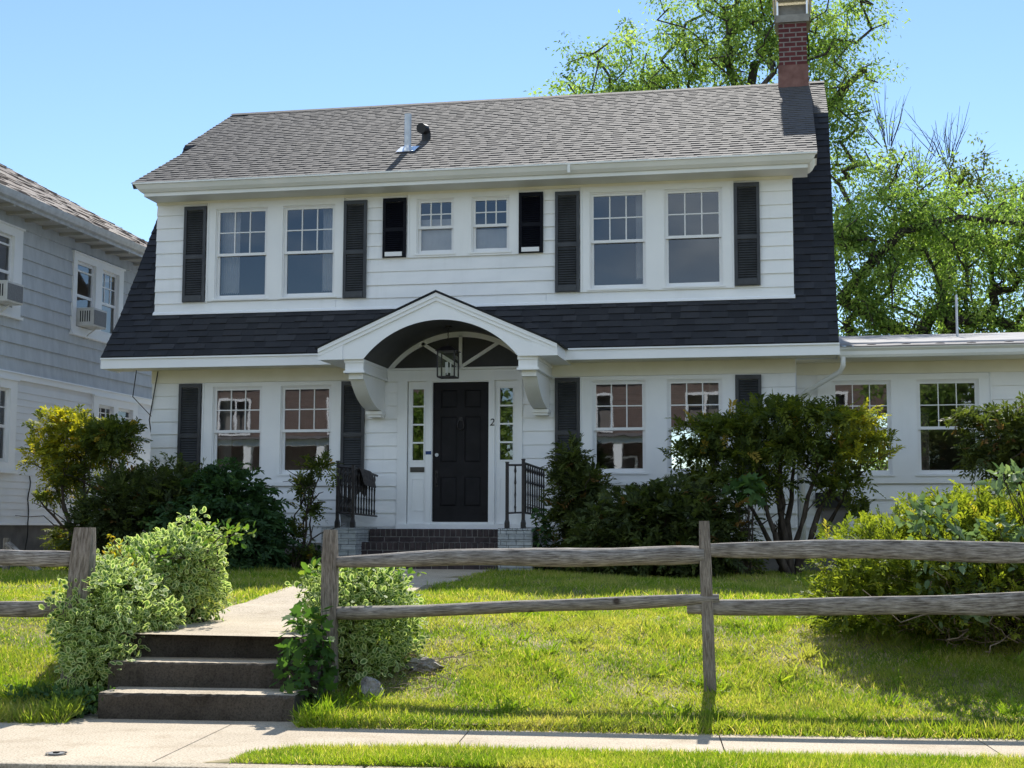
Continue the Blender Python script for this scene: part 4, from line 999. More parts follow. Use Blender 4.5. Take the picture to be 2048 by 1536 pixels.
mb.poly([(.66, 20.03, 3.775), (6.33, 20.03, 3.775), (6.33, 20.03, 3.76), (.66, 20.03, 3.76)])
mb.poly([(6.33, 20.03, 3.77), (6.33, 24.6, 4.5), (6.33, 24.6, 3.7), (6.33, 20.03, 3.7)])
mb.build('wing_roof', [M['membrane'], M['membrane2']], H)
mb = MB(); mb.tube([(2.62, 23.2, 4.2), (2.62, 23.2, 4.95)], .019, 10); mb.build('wing_vent_pipe', M['galv'], H)
dsx = MB(); dsx.tube([(.74, 20.12, 3.64), (.74, 20.14, 3.52), (.70, 20.2, 3.44), (.24, 20.68, 3.21), (.17, 20.735, 3.15), (.165, 20.745, 3.05), (.165, 20.745, .9)], .036, 10)
dsx.build('downspout', M['gutter'], H, smooth=True)
mb = MB(); mb.box(.34, .83, YW - .09, YW - .01, 1.555, 1.77); mb.build('wall_vent_box', M['black_metal'], H)
mb = MB(); mb.box(.42, .78, YW - .05, YW - .03, 1.2, 1.55); mb.build('vent_panel', M['interior_dark'], H)
mb = MB(); mb.box(.12, 5.97, YW + .01, 25.95, .4, 1.02); mb.build('wing_foundation', M['foundation'], H)

# ------------------------------------------------------------------ neighbouring house on the left
XN = -12.7
NB = thing('neighbour_house', 'two storey house with grey shingled upper floor over white clapboard, left across the driveway', 'house', (-15, 24, .6))
NW_UP = [(23.47, 24.17, 4.86, 6.07), (24.42, 25.10, 4.86, 6.07), (20.5, 21.32, 4.86, 6.07), (19.3, 20.1, 4.86, 6.07)]
NW_LO = [(24.45, 25.05, 3.0, 3.52), (25.22, 25.85, 3.0, 3.52), (20.75, 21.38, 2.3, 3.52)]
def siding_x(name, y0, y1, lines, cuts, x, mat, proud):
    mb = MB()
    for z0, z1 in zip(lines[:-1], lines[1:]):
        segs = [(y0, y1)]
        for c in cuts:
            if c[2] < z1 - .01 and c[3] > z0 + .01:
                ns = []
                for a, b in segs:
                    if c[1] <= a or c[0] >= b: ns.append((a, b)); continue
                    if a < c[0]: ns.append((a, c[0]))
                    if b > c[1]: ns.append((c[1], b))
                segs = ns
        for a, b in segs:
            mb.poly([(x + proud, a, z0), (x + proud, b, z0), (x + .004, b, z1 + .006), (x + .004, a, z1 + .006)])
            mb.poly([(x + proud, a, z0), (x, a, z0), (x, b, z0), (x + proud, b, z0)])
    return mb.build(name, mat, NB)
lines = [3.80 + .245 * i for i in range(12)]
siding_x('upper_siding', 17.5, 28.05, lines, [(c[0], c[1], c[2], c[3]) for c in NW_UP], XN, M['nb_grey'], .034)
siding_x('lower_siding', 17.5, 28.05, [1.30 + .1155 * i for i in range(21)], NW_LO, XN, M['nb_white'], .016)
mb = MB(); mb.box(XN, XN + .045, 17.5, 28.05, 3.69, 3.815); mb.box(XN, XN + .07, 17.5, 28.05, 3.785, 3.80); mb.box(XN, XN + .045, 26.93, 28.052, 1.3, 6.5)
mb.box(XN, XN + .03, 17.5, 28.05, 1.27, 1.31); mb.build('band_board', M['portico'], NB)
mb = MB(); mb.box(XN - .05, XN - .02, 17.5, 28.05, .3, 1.3); mb.build('foundation', M['foundation'], NB)
mb = MB()
mb.grid_holes(17.5, 28.05, 1.3, 6.5, NW_UP + NW_LO, XN - .002, axis='X')
mb.poly([(XN, 17.5, .6), (XN, 17.5, 6.5), (-21, 17.5, 6.5), (-21, 17.5, .6)]); mb.poly([(XN, 28.05, .6), (-21, 28.05, .6), (-21, 28.05, 6.5), (XN, 28.05, 6.5)])
mb.build('wall', M['nb_white'], NB)
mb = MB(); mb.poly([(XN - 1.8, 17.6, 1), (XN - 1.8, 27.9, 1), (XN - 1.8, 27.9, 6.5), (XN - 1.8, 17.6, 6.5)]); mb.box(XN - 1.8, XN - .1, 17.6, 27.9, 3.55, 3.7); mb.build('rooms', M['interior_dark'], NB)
# roof: eave, soffit, gutter, hip towards the back
EY, EX, EZ = 28.6, -12.18, 6.60; pit = .57
tt = 4.6
mb = MB(); mb.poly([(EX, 17, EZ), (EX, EY, EZ), (EX - tt, EY - tt, EZ + pit * tt), (EX - tt, 17, EZ + pit * tt)])
mb.poly([(EX, EY, EZ), (EX - 2 * tt, EY, EZ), (EX - tt, EY - tt, EZ + pit * tt)])
mb.poly([(EX, 17, EZ - .02), (EX - 2 * tt, 17, EZ - .02), (EX - 2 * tt, EY, EZ - .02), (EX, EY, EZ - .02)]); mb.build('roof_deck', M['roofplain'], NB)
def nb_shingles():
    rng = random.Random(8); v = []; f = []; rv = []
    L = tt * math.hypot(1, pit); cx, cz = -1 / math.hypot(1, pit), pit / math.hypot(1, pit); ex = .13
    for i in range(int(L / ex)):
        s0 = i * ex; y = 17.2; yend = EY - s0 * abs(cx)
        while y < yend:
            w = rng.uniform(.1, .3); a, b = y, min(y + w, yend); y += w; t = rng.choice((.006, .006, .018)); k = len(v)
            P = lambda yy, s, h: (EX + cx * s + cz * h, yy, EZ + cz * s - cx * h + .012)
            v += [P(a, s0, t), P(b, s0, t), P(b, s0 + ex + .01, .001), P(a, s0 + ex + .01, .001), P(a, s0, -.004), P(b, s0, -.004)]
            f += [(k, k + 1, k + 2, k + 3), (k + 4, k + 5, k + 1, k)]; rv += [rng.gauss(.5, .3)] * 2
    me = bpy.data.meshes.new('roof'); me.from_pydata(v, [], f); me.materials.append(M['roofnb'])
    a = me.attributes.new('rnd', 'FLOAT', 'FACE'); a.data.foreach_set('value', np.clip(np.array(rv), 0, 1).astype(np.float32))
    o = bpy.data.objects.new('roof', me); COL.objects.link(o); par(o, NB)
nb_shingles()
mb = MB(); mb.box(XN, EX - .05, 17.2, EY - .1, 6.44, 6.47)
for i in range(18): mb.box(XN, EX - .03, 17.6 + i * .58, 17.66 + i * .58, 6.385, 6.44)
mb.build('soffit', M['nb_soffit'], NB)
mb = MB(); mb.box(EX - .05, EX - .02, 17.2, EY, 6.42, 6.60)
pr = [(EX - .02, 6.47), (EX + .06, 6.48), (EX + .085, 6.53), (EX + .105, 6.59), (EX + .09, 6.59), (EX + .07, 6.54), (EX - .02, 6.53)]
for a, b in zip(pr, pr[1:] + pr[:1]): mb.poly([(a[0], 17.2, a[1]), (a[0], EY + .05, a[1]), (b[0], EY + .05, b[1]), (b[0], 17.2, b[1])])
mb.poly([(p[0], EY + .05, p[1]) for p in pr]); mb.build('gutter', M['galv'], NB)
def nb_window(w, cas, lites):
    y0, y1, z0, z1 = w; zm = (z0 + z1) / 2 - .02; mb = MB(); x = XN
    for a in (y0, y1 - .05): mb.box(x - .05, x - .01, a, a + .05, z0, z1)
    mb.box(x - .05, x - .01, y0 + .05, y1 - .05, z0, z0 + .06); mb.box(x - .05, x - .01, y0 + .05, y1 - .05, z1 - .05, z1); mb.box(x - .05, x - .006, y0 + .05, y1 - .05, zm - .025, zm + .025)
    if lites:
        for k in (1, 2): yy = y0 + (y1 - y0) * k / 3; mb.box(x - .04, x - .02, yy - .009, yy + .009, zm, z1 - .05)
        mb.box(x - .04, x - .021, y0 + .05, y1 - .05, (zm + z1) / 2 - .01, (zm + z1) / 2 + .01)
    else: mb.box(x - .038, x - .012, y0 + .05, y1 - .05, z1 - .18, z1 - .15)
    f = mb.build('window', M['sash'], NB)
    g = MB(); g.poly([(x - .03, y0 + .05, z0 + .06), (x - .03, y1 - .05, z0 + .06), (x - .03, y1 - .05, z1 - .05), (x - .03, y0 + .05, z1 - .05)]); g.build('pane', M['glassnb'], f)
def nb_casing(y0, y1, z0, z1, ws):
    mb = MB(); x = XN; mb.grid_holes(y0, y1, z0, z1, ws, x + .05, axis='X')
    for a, b in ((y0, 1), (y1, 1)): mb.poly([(x, a, z0), (x + .05, a, z0), (x + .05, a, z1), (x, a, z1)])
    mb.poly([(x, y0, z1), (x + .05, y0, z1), (x + .05, y1, z1), (x, y1, z1)]); mb.poly([(x, y0, z0), (x + .05, y0, z0), (x + .05, y1, z0), (x, y1, z0)])
    mb.box(x, x + .075, y0 - .03, y1 + .03, z1, z1 + .03); mb.box(x, x + .09, y0 - .03, y1 + .03, z0 - .04, z0)
    for w in ws:
        for a in (w[0], w[1]): mb.poly([(x - .05, a, w[2]), (x + .05, a, w[2]), (x + .05, a, w[3]), (x - .05, a, w[3])])
        mb.poly([(x - .05, w[0], w[3]), (x + .05, w[0], w[3]), (x + .05, w[1], w[3]), (x - .05, w[1], w[3])])
    mb.build('window_casing', M['trim'], NB)
nb_casing(23.33, 25.28, 4.73, 6.19, NW_UP[:2]); nb_casing(19.15, 21.58, 4.73, 6.21, NW_UP[2:]); nb_casing(24.25, 26.05, 2.9, 3.66, NW_LO[:2]); nb_casing(20.6, 21.58, 2.16, 3.66, NW_LO[2:])
for w, l in zip(NW_UP + NW_LO, (0, 1, 0, 1, 1, 0, 1)): nb_window(w, 0, l)
mb = MB(); mb.box(XN, XN + .7, 25.9, 26.98, 1.9, 1.94); mb.box(XN, XN + .66, 25.95, 26.95, .6, 1.9); mb.build('side_bulkhead', M['trim'], NB)
def ac(y0, z0, label):
    r = thing('window_air_conditioner', label, 'air conditioner', (XN, y0, z0), 'window air conditioners on the grey house')
    w, h, dp = .52, .34, .34
    mb = MB(); mb.box(XN - .04, XN + dp, y0, y0 + w, z0, z0 + h); mb.build('housing', M['ac_white'], r, bevel=.012)
    mb = MB(); mb.box(XN + dp, XN + dp + .006, y0 + .03, y0 + w - .03, z0 + .03, z0 + h - .04)
    mb.build('coil_grille', M['ac_grill'], r)
    mb = MB()
    for k in range(5): mb.box(XN + .08 + k * .045, XN + .10 + k * .045, y0 - .004, y0, z0 + .08, z0 + h - .06)
    mb.build('side_louvre', M['black_metal'], r)
    mb = MB(); mb.tube([(XN + .02, y0 + w / 2, z0 - .2), (XN + dp - .06, y0 + w / 2, z0 - .005)], .012, 6); mb.build('bracket', M['ac_white'], r)
ac(23.55, 4.87, 'white air conditioner under the left sash of the paired upper windows of the grey house')
ac(20.64, 4.87, 'white air conditioner in the upper window at the very left edge of the grey house')
mb = MB(); mb.tube([(-9.9, 20.3, 3.66), (-9.95, 20.3, 3.25), (-11.6, 25.2, 3.0), (-12.6, 26.6, 2.95)], .008, 5); mb.tube([(-9.6, 20.42, 3.65), (-9.75, 20.48, 2.9), (-9.735, 20.6, 2.5)], .009, 5)
tag(mb.build('service_cable', M['cable'], None), 'thin black cable hanging from the left eave corner toward the grey house', 'cable')
mb = MB(); rng = np.random.default_rng(3); mb.tube([(XN + .03, 22.1, 2.1)] + [(XN + .03 + .012 * math.sin(k), 22.1 + .02 * math.sin(k * 1.4), 2.1 - .1 * k) for k in range(1, 12)] + [(XN + .03, 22.0, .7)], .011, 5)
mb.build('wall_cable', M['cable'], NB)

# ------------------------------------------------------------------ split rail fence
def rail(fence, a, b, h0, h1, th, seed, rnd=False, wav=.012):
    """hewn rail: lofted irregular section with chopped ends"""
    rng = np.random.default_rng(seed); n = 26; k = 12; mb = MB(); rings = []
    a, b = np.array(a, float), np.array(b, float); d = b - a; Ln = np.linalg.norm(d); d = d / Ln
    s = np.array([-d[1], d[0], 0]); s /= np.linalg.norm(s); up = np.cross(d, s); up = up if up[2] > 0 else -up
    ph = rng.uniform(0, 6, 8); kn = rng.uniform(.1, .9, 3)
    for i in range(n):
        t = i / (n - 1); tp = min(1, .62 + t * 5, .62 + (1 - t) * 5)
        h = (h0 + (h1 - h0) * t) * (.5 + .5 * tp) * (1 + .06 * math.sin(7 * t + ph[0]) + .04 * math.sin(17 * t + ph[1]))
        w = th * (.55 + .45 * tp) * (1 + .08 * math.sin(6 * t + ph[2]))
        c = a + d * Ln * t + up * wav * (math.sin(4.1 * t + ph[3]) + .4 * math.sin(11 * t + ph[4])) + s * .01 * math.sin(5 * t + ph[5])
        ring = []
        for j in range(k):
            an = 2 * math.pi * j / k + .26; cs, sn = math.cos(an), math.sin(an); p = 2.2 if rnd else 4.5
            r = (abs(cs) ** p + abs(sn) ** p) ** (-1 / p)
            r *= 1 + .05 * math.sin(3 * an + ph[6] + 2 * t) + rng.normal(0, .012)
            ring.append(mb.vert(c + s * cs * r * w / 2 + up * sn * r * h / 2))
        rings.append((ring, t * Ln))
    for (A, la), (B, lb) in zip(rings[:-1], rings[1:]):
        for j in range(k):
            mb.uv[len(mb.f)] = [(la, j * .035), (la, j * .035 + .035), (lb, j * .035 + .035), (lb, j * .035)]
            mb.f.append([A[j], A[(j + 1) % k], B[(j + 1) % k], B[j]]); mb.m.append(0)
    mb.f.append(rings[0][0][::-1]); mb.m.append(0); mb.f.append(rings[-1][0]); mb.m.append(0)
    return mb.build('rail', M['wood'], fence, smooth=True)
VFN = .88
def post(fence, u, zb, zt, w, dp, lean, seed, chamfer=True):
    rng = np.random.default_rng(seed); mb = MB(); n = 9; x0, y0 = sf(u, VFN); rings = []
    prof = [(-1, -1), (-.4, -1.02), (.4, -1.02), (1, -1), (1.02, -.3), (1.02, .3), (1, 1), (.4, 1.02), (-.4, 1.02), (-1, 1), (-1.02, .3), (-1.02, -.3)]
    for i in range(n):
        t = i / (n - 1); z = zb + (zt - zb) * t; sc_ = 1.04 - .06 * t; cx, cy = x0 + lean * (t - .5), y0 + rng.normal(0, .002)
        if i == n - 1: sc_ *= .84
        rings.append([mb.vert((cx + (p[0] * E1[0] * w / 2 + p[1] * E2[0] * dp / 2) * sc_ + rng.normal(0, .0012), cy + (p[0] * E1[1] * w / 2 + p[1] * E2[1] * dp / 2) * sc_, z - (.035 if i == n - 2 else 0))) for p in prof])
    for i, (A, B) in enumerate(zip(rings[:-1], rings[1:])):
        for j in range(12):
            za, zb2 = mb.v[A[j]][2], mb.v[B[j]][2]
            mb.uv[len(mb.f)] = [(za, j * .03 + seed), (za, j * .03 + .03 + seed), (zb2, j * .03 + .03 + seed), (zb2, j * .03 + seed)]
            mb.f.append([A[j], A[(j + 1) % 12], B[(j + 1) % 12], B[j]]); mb.m.append(0)
    mb.f.append(rings[-1]); mb.m.append(0)
    o = mb.build('post', M['woodpost'], fence); return o
def fp(u, z): x, y = sf(u, VFN); return (x, y, z)
UL_, UM, UR_ = -4.965, -3.135, -.492
FL = thing('split_rail_fence', 'short weathered split rail fence run ending at the post left of the steps', 'fence', (*sf(UL_, VFN), .1))
post(FL, UL_, 0.0, 1.255, .15, .12, .05, 1); post(FL, UL_ - 2.6, 0.0, 1.25, .14, .12, 0, 4)
rail(FL, fp(UL_ - 2.6, 1.02), fp(UL_, 1.045), .12, .11, .09, 11); rail(FL, fp(UL_ - 2.6, .66), fp(UL_, .69), .11, .105, .09, 12)
FR = thing('split_rail_fence', 'long weathered split rail fence crossing the lawn right of the steps', 'fence', (*sf(UM, VFN), .1))
post(FR, UM, 0.0, 1.245, .105, .10, -.01, 2); post(FR, UR_, .02, 1.315, .078, .085, -.035, 3); post(FR, 2.55, .0, 1.3, .1, .1, 0, 5)
rail(FR, fp(UM, 1.012), fp(UR_ - .02, 1.09), .095, .145, .11, 21, True); rail(FR, fp(UM, .663), fp(UR_ + .08, .775), .095, .08, .09, 22, True, .007)
rail(FR, fp(UR_ - .03, 1.11), fp(2.6, 1.115), .115, .14, .07, 23); rail(FR, fp(UR_ - .14, .725), fp(2.6, .80), .10, .175, .07, 24)
mb = MB(); mb.tube([(-6.35, 11.9, .98), (-6.15, 11.75, .62)], .05, 8); 
BR = thing('fence_brace', 'short pale log leaning behind the left fence rails beside the driveway', 'log', (-9.6, 17.2, .66))
mb = MB(); mb.tube([(-10.15, 17.2, 1.02), (-9.62, 17.1, .66)], .055, 9); mb.build('log', M['wood'], BR)
mb = MB(); mb.tube([(-10.15, 17.2, .6), (-10.15, 17.2, 1.1)], .05, 8); mb.build('post', M['woodpost'], BR)

# field stones by the right hedge
def rock(label, c, s, seed):
    rng = np.random.default_rng(seed); me = bpy.data.meshes.new('field_stone')
    import bmesh
    bm = bmesh.new(); bmesh.ops.create_icosphere(bm, subdivisions=3, radius=1); q = unit(rng.normal(size=(9, 3))); h = rng.uniform(.62, .95, 9)
    for v in bm.verts:
        d = np.array(v.co); k = np.dot(q, d)
        r = min(1.0, min(hh / kk for hh, kk in zip(h, k) if kk > .3) if (k > .3).any() else 1)
        v.co = Vector(d * r * np.array(s) + rng.normal(0, .006, 3) * 1)
    bm.to_mesh(me); bm.free(); me.materials.append(M['stone'])
    o = bpy.data.objects.new('field_stone', me); COL.objects.link(o); o.location = c; o.rotation_euler = (.15, .1, rng.uniform(0, 6)); par(o, None, Matrix.Translation(Vector(c)))
    tag(o, label, 'rock', 'field stones at the lawn edge')
x, y = sf(-2.80, .72); rock('pale pointed stone in the grass at the foot of the middle fence post', (x, y, .13), (.10, .09, .12), 2)
x, y = sf(-2.52, 1.32); rock('flat grey stone half buried at the right end of the variegated bush', (x, y, .25), (.17, .12, .075), 5)

# ------------------------------------------------------------------ shrubs
G = lambda x, y: float(ground(x, y))
rg = np.random.default_rng(77)
# dark hedge left of the stoop: brownish yew and a greener leafy shrub
shrub('yew_hedge', 'dark brownish yew hedge below the lower left window', 'hedge', (-9.0, 18.6, .62), [(-9.05, 18.6, 1.22, .85, .75, .82), (-8.4, 18.5, 1.25, .75, .7, .8), (-9.4, 18.4, 1.1, .5, .6, .55), (-8.25, 18.5, 1.5, .6, .6, .6), (-9.0, 18.4, 1.5, .6, .6, .6)],
      'yew', 21, 2300, 14, (.14, .3), (.07, .028), .25, shell=(.5, 1.04), amp=.18, zmin=.62, rbias=-.12, upr=.5)
shrub('leafy_shrub', 'dense dark green leafy shrub between the yew hedge and the stoop', 'shrub', (-7.5, 18.5, .62), [(-7.65, 18.5, 1.3, .82, .75, .82), (-7.15, 18.4, 1.0, .45, .6, .52), (-8.0, 18.3, 1.05, .6, .6, .6)],
      'hedge', 22, 1900, 12, (.14, .28), (.085, .036), .5, LEAF6, shell=(.5, 1.04), amp=.2, zmin=.62, upr=.5, upb=.1)
def multi(base, tips, r0, seed, bend=.15):
    r = np.random.default_rng(seed); out = []
    for (tx, ty, tz) in tips:
        b = (base[0] + r.normal(0, .07), base[1] + r.normal(0, .06), base[2] - .04)
        pth = curve_path(b, (tx, ty, tz), (r.normal(0, .08), r.normal(0, .08), bend * r.uniform(.4, 1)), r, 8, .025); out.append((pth, r0 * r.uniform(.7, 1.1), .008))
        for q in range(3):
            i = r.integers(3, 7); p = pth[i]; e = (p[0] + r.normal(0, .3), p[1] + r.normal(0, .25), p[2] + r.uniform(.1, .4)); out.append((curve_path(p, e, (0, 0, .04), r, 5, .02), .011, .004))
    return out
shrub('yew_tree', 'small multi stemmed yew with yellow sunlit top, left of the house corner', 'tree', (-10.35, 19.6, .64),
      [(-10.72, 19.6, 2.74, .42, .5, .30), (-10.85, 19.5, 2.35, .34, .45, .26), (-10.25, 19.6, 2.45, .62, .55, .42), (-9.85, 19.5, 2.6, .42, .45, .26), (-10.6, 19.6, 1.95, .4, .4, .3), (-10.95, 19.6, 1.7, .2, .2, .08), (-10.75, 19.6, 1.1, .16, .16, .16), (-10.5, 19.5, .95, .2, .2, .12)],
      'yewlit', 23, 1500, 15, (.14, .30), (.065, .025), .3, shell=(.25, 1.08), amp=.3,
      sun_tint=lambda P: (P[:, 0] - .5 * (P[:, 2] - 2.6) < -10.25) & (P[:, 2] > 1.8), stems=multi((-10.3, 19.6, .64), [(-10.8, 19.6, 2.7), (-10.95, 19.5, 2.2), (-10.3, 19.6, 2.6), (-9.8, 19.5, 2.5), (-10.7, 19.6, 1.9), (-11.2, 19.6, 1.75), (-10.2, 19.5, 2.2)], .035, 2))  # upper left foliage tinted yellow in place of direct sun
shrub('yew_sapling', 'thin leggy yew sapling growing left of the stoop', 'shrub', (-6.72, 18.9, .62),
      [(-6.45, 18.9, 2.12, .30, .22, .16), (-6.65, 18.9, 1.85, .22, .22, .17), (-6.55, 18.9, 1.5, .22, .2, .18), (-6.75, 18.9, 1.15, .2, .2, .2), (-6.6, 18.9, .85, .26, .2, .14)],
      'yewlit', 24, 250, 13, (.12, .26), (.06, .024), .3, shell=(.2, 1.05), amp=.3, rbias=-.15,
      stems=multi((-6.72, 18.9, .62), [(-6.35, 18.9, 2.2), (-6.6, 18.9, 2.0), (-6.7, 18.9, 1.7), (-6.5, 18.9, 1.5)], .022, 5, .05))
shrub('upright_yew', 'narrow upright yew just right of the stoop railing', 'shrub', (-2.95, 19.5, .62),
      [(-3.0, 19.5, 2.2, .26, .28, .28), (-2.95, 19.5, 1.85, .42, .4, .4), (-3.0, 19.5, 1.4, .38, .36, .38), (-2.75, 19.5, 1.75, .4, .3, .35), (-2.98, 19.5, .95, .28, .3, .3)],
      'yew', 25, 950, 14, (.13, .28), (.07, .028), .3, shell=(.2, 1.08), amp=.3, zmin=.63, rbias=.06,
      stems=multi((-2.95, 19.5, .62), [(-3.0, 19.5, 2.3), (-2.9, 19.5, 1.9), (-2.7, 19.5, 1.8), (-3.2, 19.5, 1.9), (-3.0, 19.4, 1.4)], .03, 6, .05))
shrub('yew_mound', 'low wide mound of dark yew under the lower right window', 'shrub', (-1.6, 18.4, .62),
      [(-1.75, 18.4, 1.28, .85, .75, .66), (-1.1, 18.4, 1.15, .62, .7, .60), (-2.3, 18.3, 1.05, .55, .6, .55), (-1.6, 18.2, .9, 1.1, .7, .36)],
      'yew', 26, 2800, 14, (.15, .32), (.075, .03), .35, shell=(.45, 1.05), amp=.2, zmin=.625, upr=.45)
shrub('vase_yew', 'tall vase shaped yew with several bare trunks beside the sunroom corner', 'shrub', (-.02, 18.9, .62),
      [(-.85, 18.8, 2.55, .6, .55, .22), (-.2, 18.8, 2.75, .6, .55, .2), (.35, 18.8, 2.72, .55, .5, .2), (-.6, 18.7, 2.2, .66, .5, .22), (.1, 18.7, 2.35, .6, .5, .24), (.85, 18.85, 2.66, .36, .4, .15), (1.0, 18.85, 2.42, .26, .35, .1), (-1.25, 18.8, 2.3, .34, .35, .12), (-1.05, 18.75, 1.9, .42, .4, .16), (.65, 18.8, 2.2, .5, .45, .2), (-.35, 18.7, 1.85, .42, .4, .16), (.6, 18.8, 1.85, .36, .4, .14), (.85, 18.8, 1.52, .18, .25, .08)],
      'yewlit', 27, 1900, 15, (.16, .36), (.07, .027), .3, shell=(.3, 1.1), amp=.3, rbias=-.02, sun_tint=lambda P: (P[:, 0] > .62) & (P[:, 2] > 2.1),  # sunlight on the right end is put into the needle colour
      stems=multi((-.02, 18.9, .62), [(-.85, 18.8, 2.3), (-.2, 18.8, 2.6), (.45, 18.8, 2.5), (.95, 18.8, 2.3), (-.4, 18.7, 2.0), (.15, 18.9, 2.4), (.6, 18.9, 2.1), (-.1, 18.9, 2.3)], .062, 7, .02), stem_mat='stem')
shrub('grey_yew', 'greyish yew with rust tints crossing the right sunroom window', 'shrub', (3.3, 18.6, .62),
      [(2.65, 18.6, 2.42, .5, .5, .38), (3.3, 18.6, 2.5, .6, .6, .45), (2.35, 18.6, 2.15, .32, .4, .16), (3.4, 18.6, 1.95, .6, .5, .4), (2.15, 18.6, 2.66, .2, .2, .08), (2.9, 18.6, 2.05, .4, .4, .25)],
      'yew', 28, 1500, 15, (.15, .32), (.07, .028), .3, shell=(.3, 1.06), amp=.28, rbias=.12,
      stems=multi((3.3, 18.7, .62), [(2.7, 18.6, 2.4), (3.3, 18.6, 2.5), (2.4, 18.6, 2.1), (3.5, 18.6, 2.0), (2.1, 18.6, 1.75)], .045, 8, .02))
# juniper behind the fence on the right
jz = .42
shrub('juniper', 'large golden green juniper spreading behind the right fence rails', 'shrub', (1.75, 11.9, jz),
      [(1.75, 12.0, 1.05, 1.05, .9, .50), (1.0, 11.8, .95, .75, .7, .40), (.66, 11.6, .66, .55, .6, .28), (2.5, 11.9, 1.08, .9, .8, .48), (1.5, 11.3, .8, 1.0, .5, .40), (2.9, 11.5, .95, .8, .6, .48), (1.3, 11.9, 1.3, .5, .5, .2)],
      'juniper', 31, 8000, 15, (.10, .24), (.045, .017), .12, shell=(.55, 1.06), amp=.2, zmin=.5, upb=.35, upr=.45, spread=.75,
      stems=multi((1.75, 11.9, .42), [(1.0, 11.6, 1.0), (1.6, 11.4, 1.1), (2.3, 11.6, 1.2), (.6, 11.6, .75), (2.0, 12.2, 1.3), (2.7, 11.5, 1.1), (1.3, 11.2, .8), (2.2, 11.15, .8)], .04, 9, .05))
def tangle():
    r = np.random.default_rng(5); pth = []
    for i in range(120):
        a = np.array([r.uniform(1.0, 2.6), r.uniform(10.9, 11.5), r.uniform(.42, .8)]); b = a + r.normal(0, 1, 3) * np.array([.35, .2, .2]); b[2] = max(b[2], .4)
        pth.append((curve_path(a, b, r.normal(0, .06, 3), r, 6, .02), .006, .003))
    root = thing('dead_brush', 'tangle of dry brown twigs beneath the juniper', 'brush', (1.8, 11.2, .42))
    stems_mesh('twigs', pth, M['drytwig'], root, 4)
tangle()
def leafy(name, label, cat, loc, blobs, mat, seed, n, L, tmpl, asp=.8, shell=(.75, 1.05), amp=.3, zmin=None, stems=True, flat=.0, group=None, rb=0):
    r = np.random.default_rng(seed); root = thing(name, label, cat, loc, group)
    P, out = blob_pts(r, blobs, n, shell, amp=amp, zmin=zmin, up=.3)
    m = len(P); D = unit(out * .8 + r.normal(scale=.7, size=out.shape) + np.array([0, 0, -.15])); Nn = unit(out + np.array([0, 0, .7]) + r.normal(scale=.5, size=out.shape))
    l = r.uniform(*L, m); q = r.normal(.45 + rb, .25, m)
    scatter('foliage', M[mat], P, D, Nn, l, l * asp * r.uniform(.85, 1.15, m), tmpl, q, root)
    if stems:
        st = []
        for i in range(14):
            j = r.integers(m); st.append((curve_path((loc[0] + r.normal(0, .08), loc[1] + r.normal(0, .08), loc[2]), P[j] - out[j] * .03, (0, 0, .06), r, 6, .02), .008, .003))
        stems_mesh('stem', st, M['stem'], root, 5)
    return root
# variegated euonymus hedges flanking the steps
x0, y0 = sf(-4.85, .75)
leafy('variegated_hedge', 'cream edged variegated hedge mound left of the front walk', 'hedge', (-4.75, 10.8, .5), [(-4.92, 10.75, .94, .34, .42, .30), (-4.72, 10.6, 1.02, .22, .3, .2), (-4.80, 10.85, .80, .33, .45, .38), (-5.05, 10.6, .80, .3, .5, .34)],
      'euonymus', 41, 9000, (.032, .064), OVAL, .62, (.62, 1.08), .34, .42)
leafy('variegated_bush', 'straggling variegated bush spilling over the left post and steps', 'bush', (-4.7, 9.75, .25), [(-4.92, 9.85, .74, .28, .42, .26), (-4.84, 9.55, .46, .24, .3, .28), (-4.76, 9.30, .30, .20, .22, .18), (-5.0, 9.6, .5, .2, .3, .32), (-4.98, 10.2, .85, .28, .3, .2), (-4.62, 9.95, .58, .16, .2, .1)],
      'euonymus', 42, 8500, (.032, .064), OVAL, .62, (.5, 1.12), .42, .06)
leafy('variegated_bush', 'round variegated bush with yellow top behind the middle fence post', 'bush', (-3.15, 10.1, .2), [(-3.18, 10.35, .70, .38, .42, .22), (-3.05, 10.3, .45, .34, .38, .30), (-3.25, 10.0, .52, .26, .3, .3), (-3.08, 10.05, .25, .28, .28, .18), (-3.35, 10.4, .72, .24, .3, .22)],
      'euonymus', 43, 8000, (.032, .062), OVAL, .62, (.5, 1.12), .42, .08)
leafy('vine', 'pale leafed vine climbing over the top of the right variegated bush', 'vine', (-3.1, 10.3, .6), [(-3.35, 10.25, .88, .28, .2, .12), (-3.1, 10.3, .92, .3, .25, .07)], 'maple', 44, 280, (.05, .09), LEAF6, .6, (.6, 1.1), .3, None, True, rb=.3)
leafy('vine', 'bright green vine sprigs topping the left variegated hedge', 'vine', (-4.6, 10.8, .9), [(-4.5, 10.8, 1.2, .24, .3, .09), (-4.85, 10.2, 1.0, .25, .2, .1)], 'maple', 45, 240, (.04, .075), LEAF6, .55, (.5, 1.15), .4, None, True, rb=.3)
leafy('maple_seedling', 'dark maple seedling leaves hanging over the right end of the steps', 'seedling', (-3.3, 9.5, .15), [(-3.27, 9.45, .38, .16, .2, .26), (-3.22, 9.2, .2, .16, .18, .14)], 'maple', 46, 230, (.06, .105), MAPLE, .95, (.5, 1.1), .3, .03, True, rb=-.25)
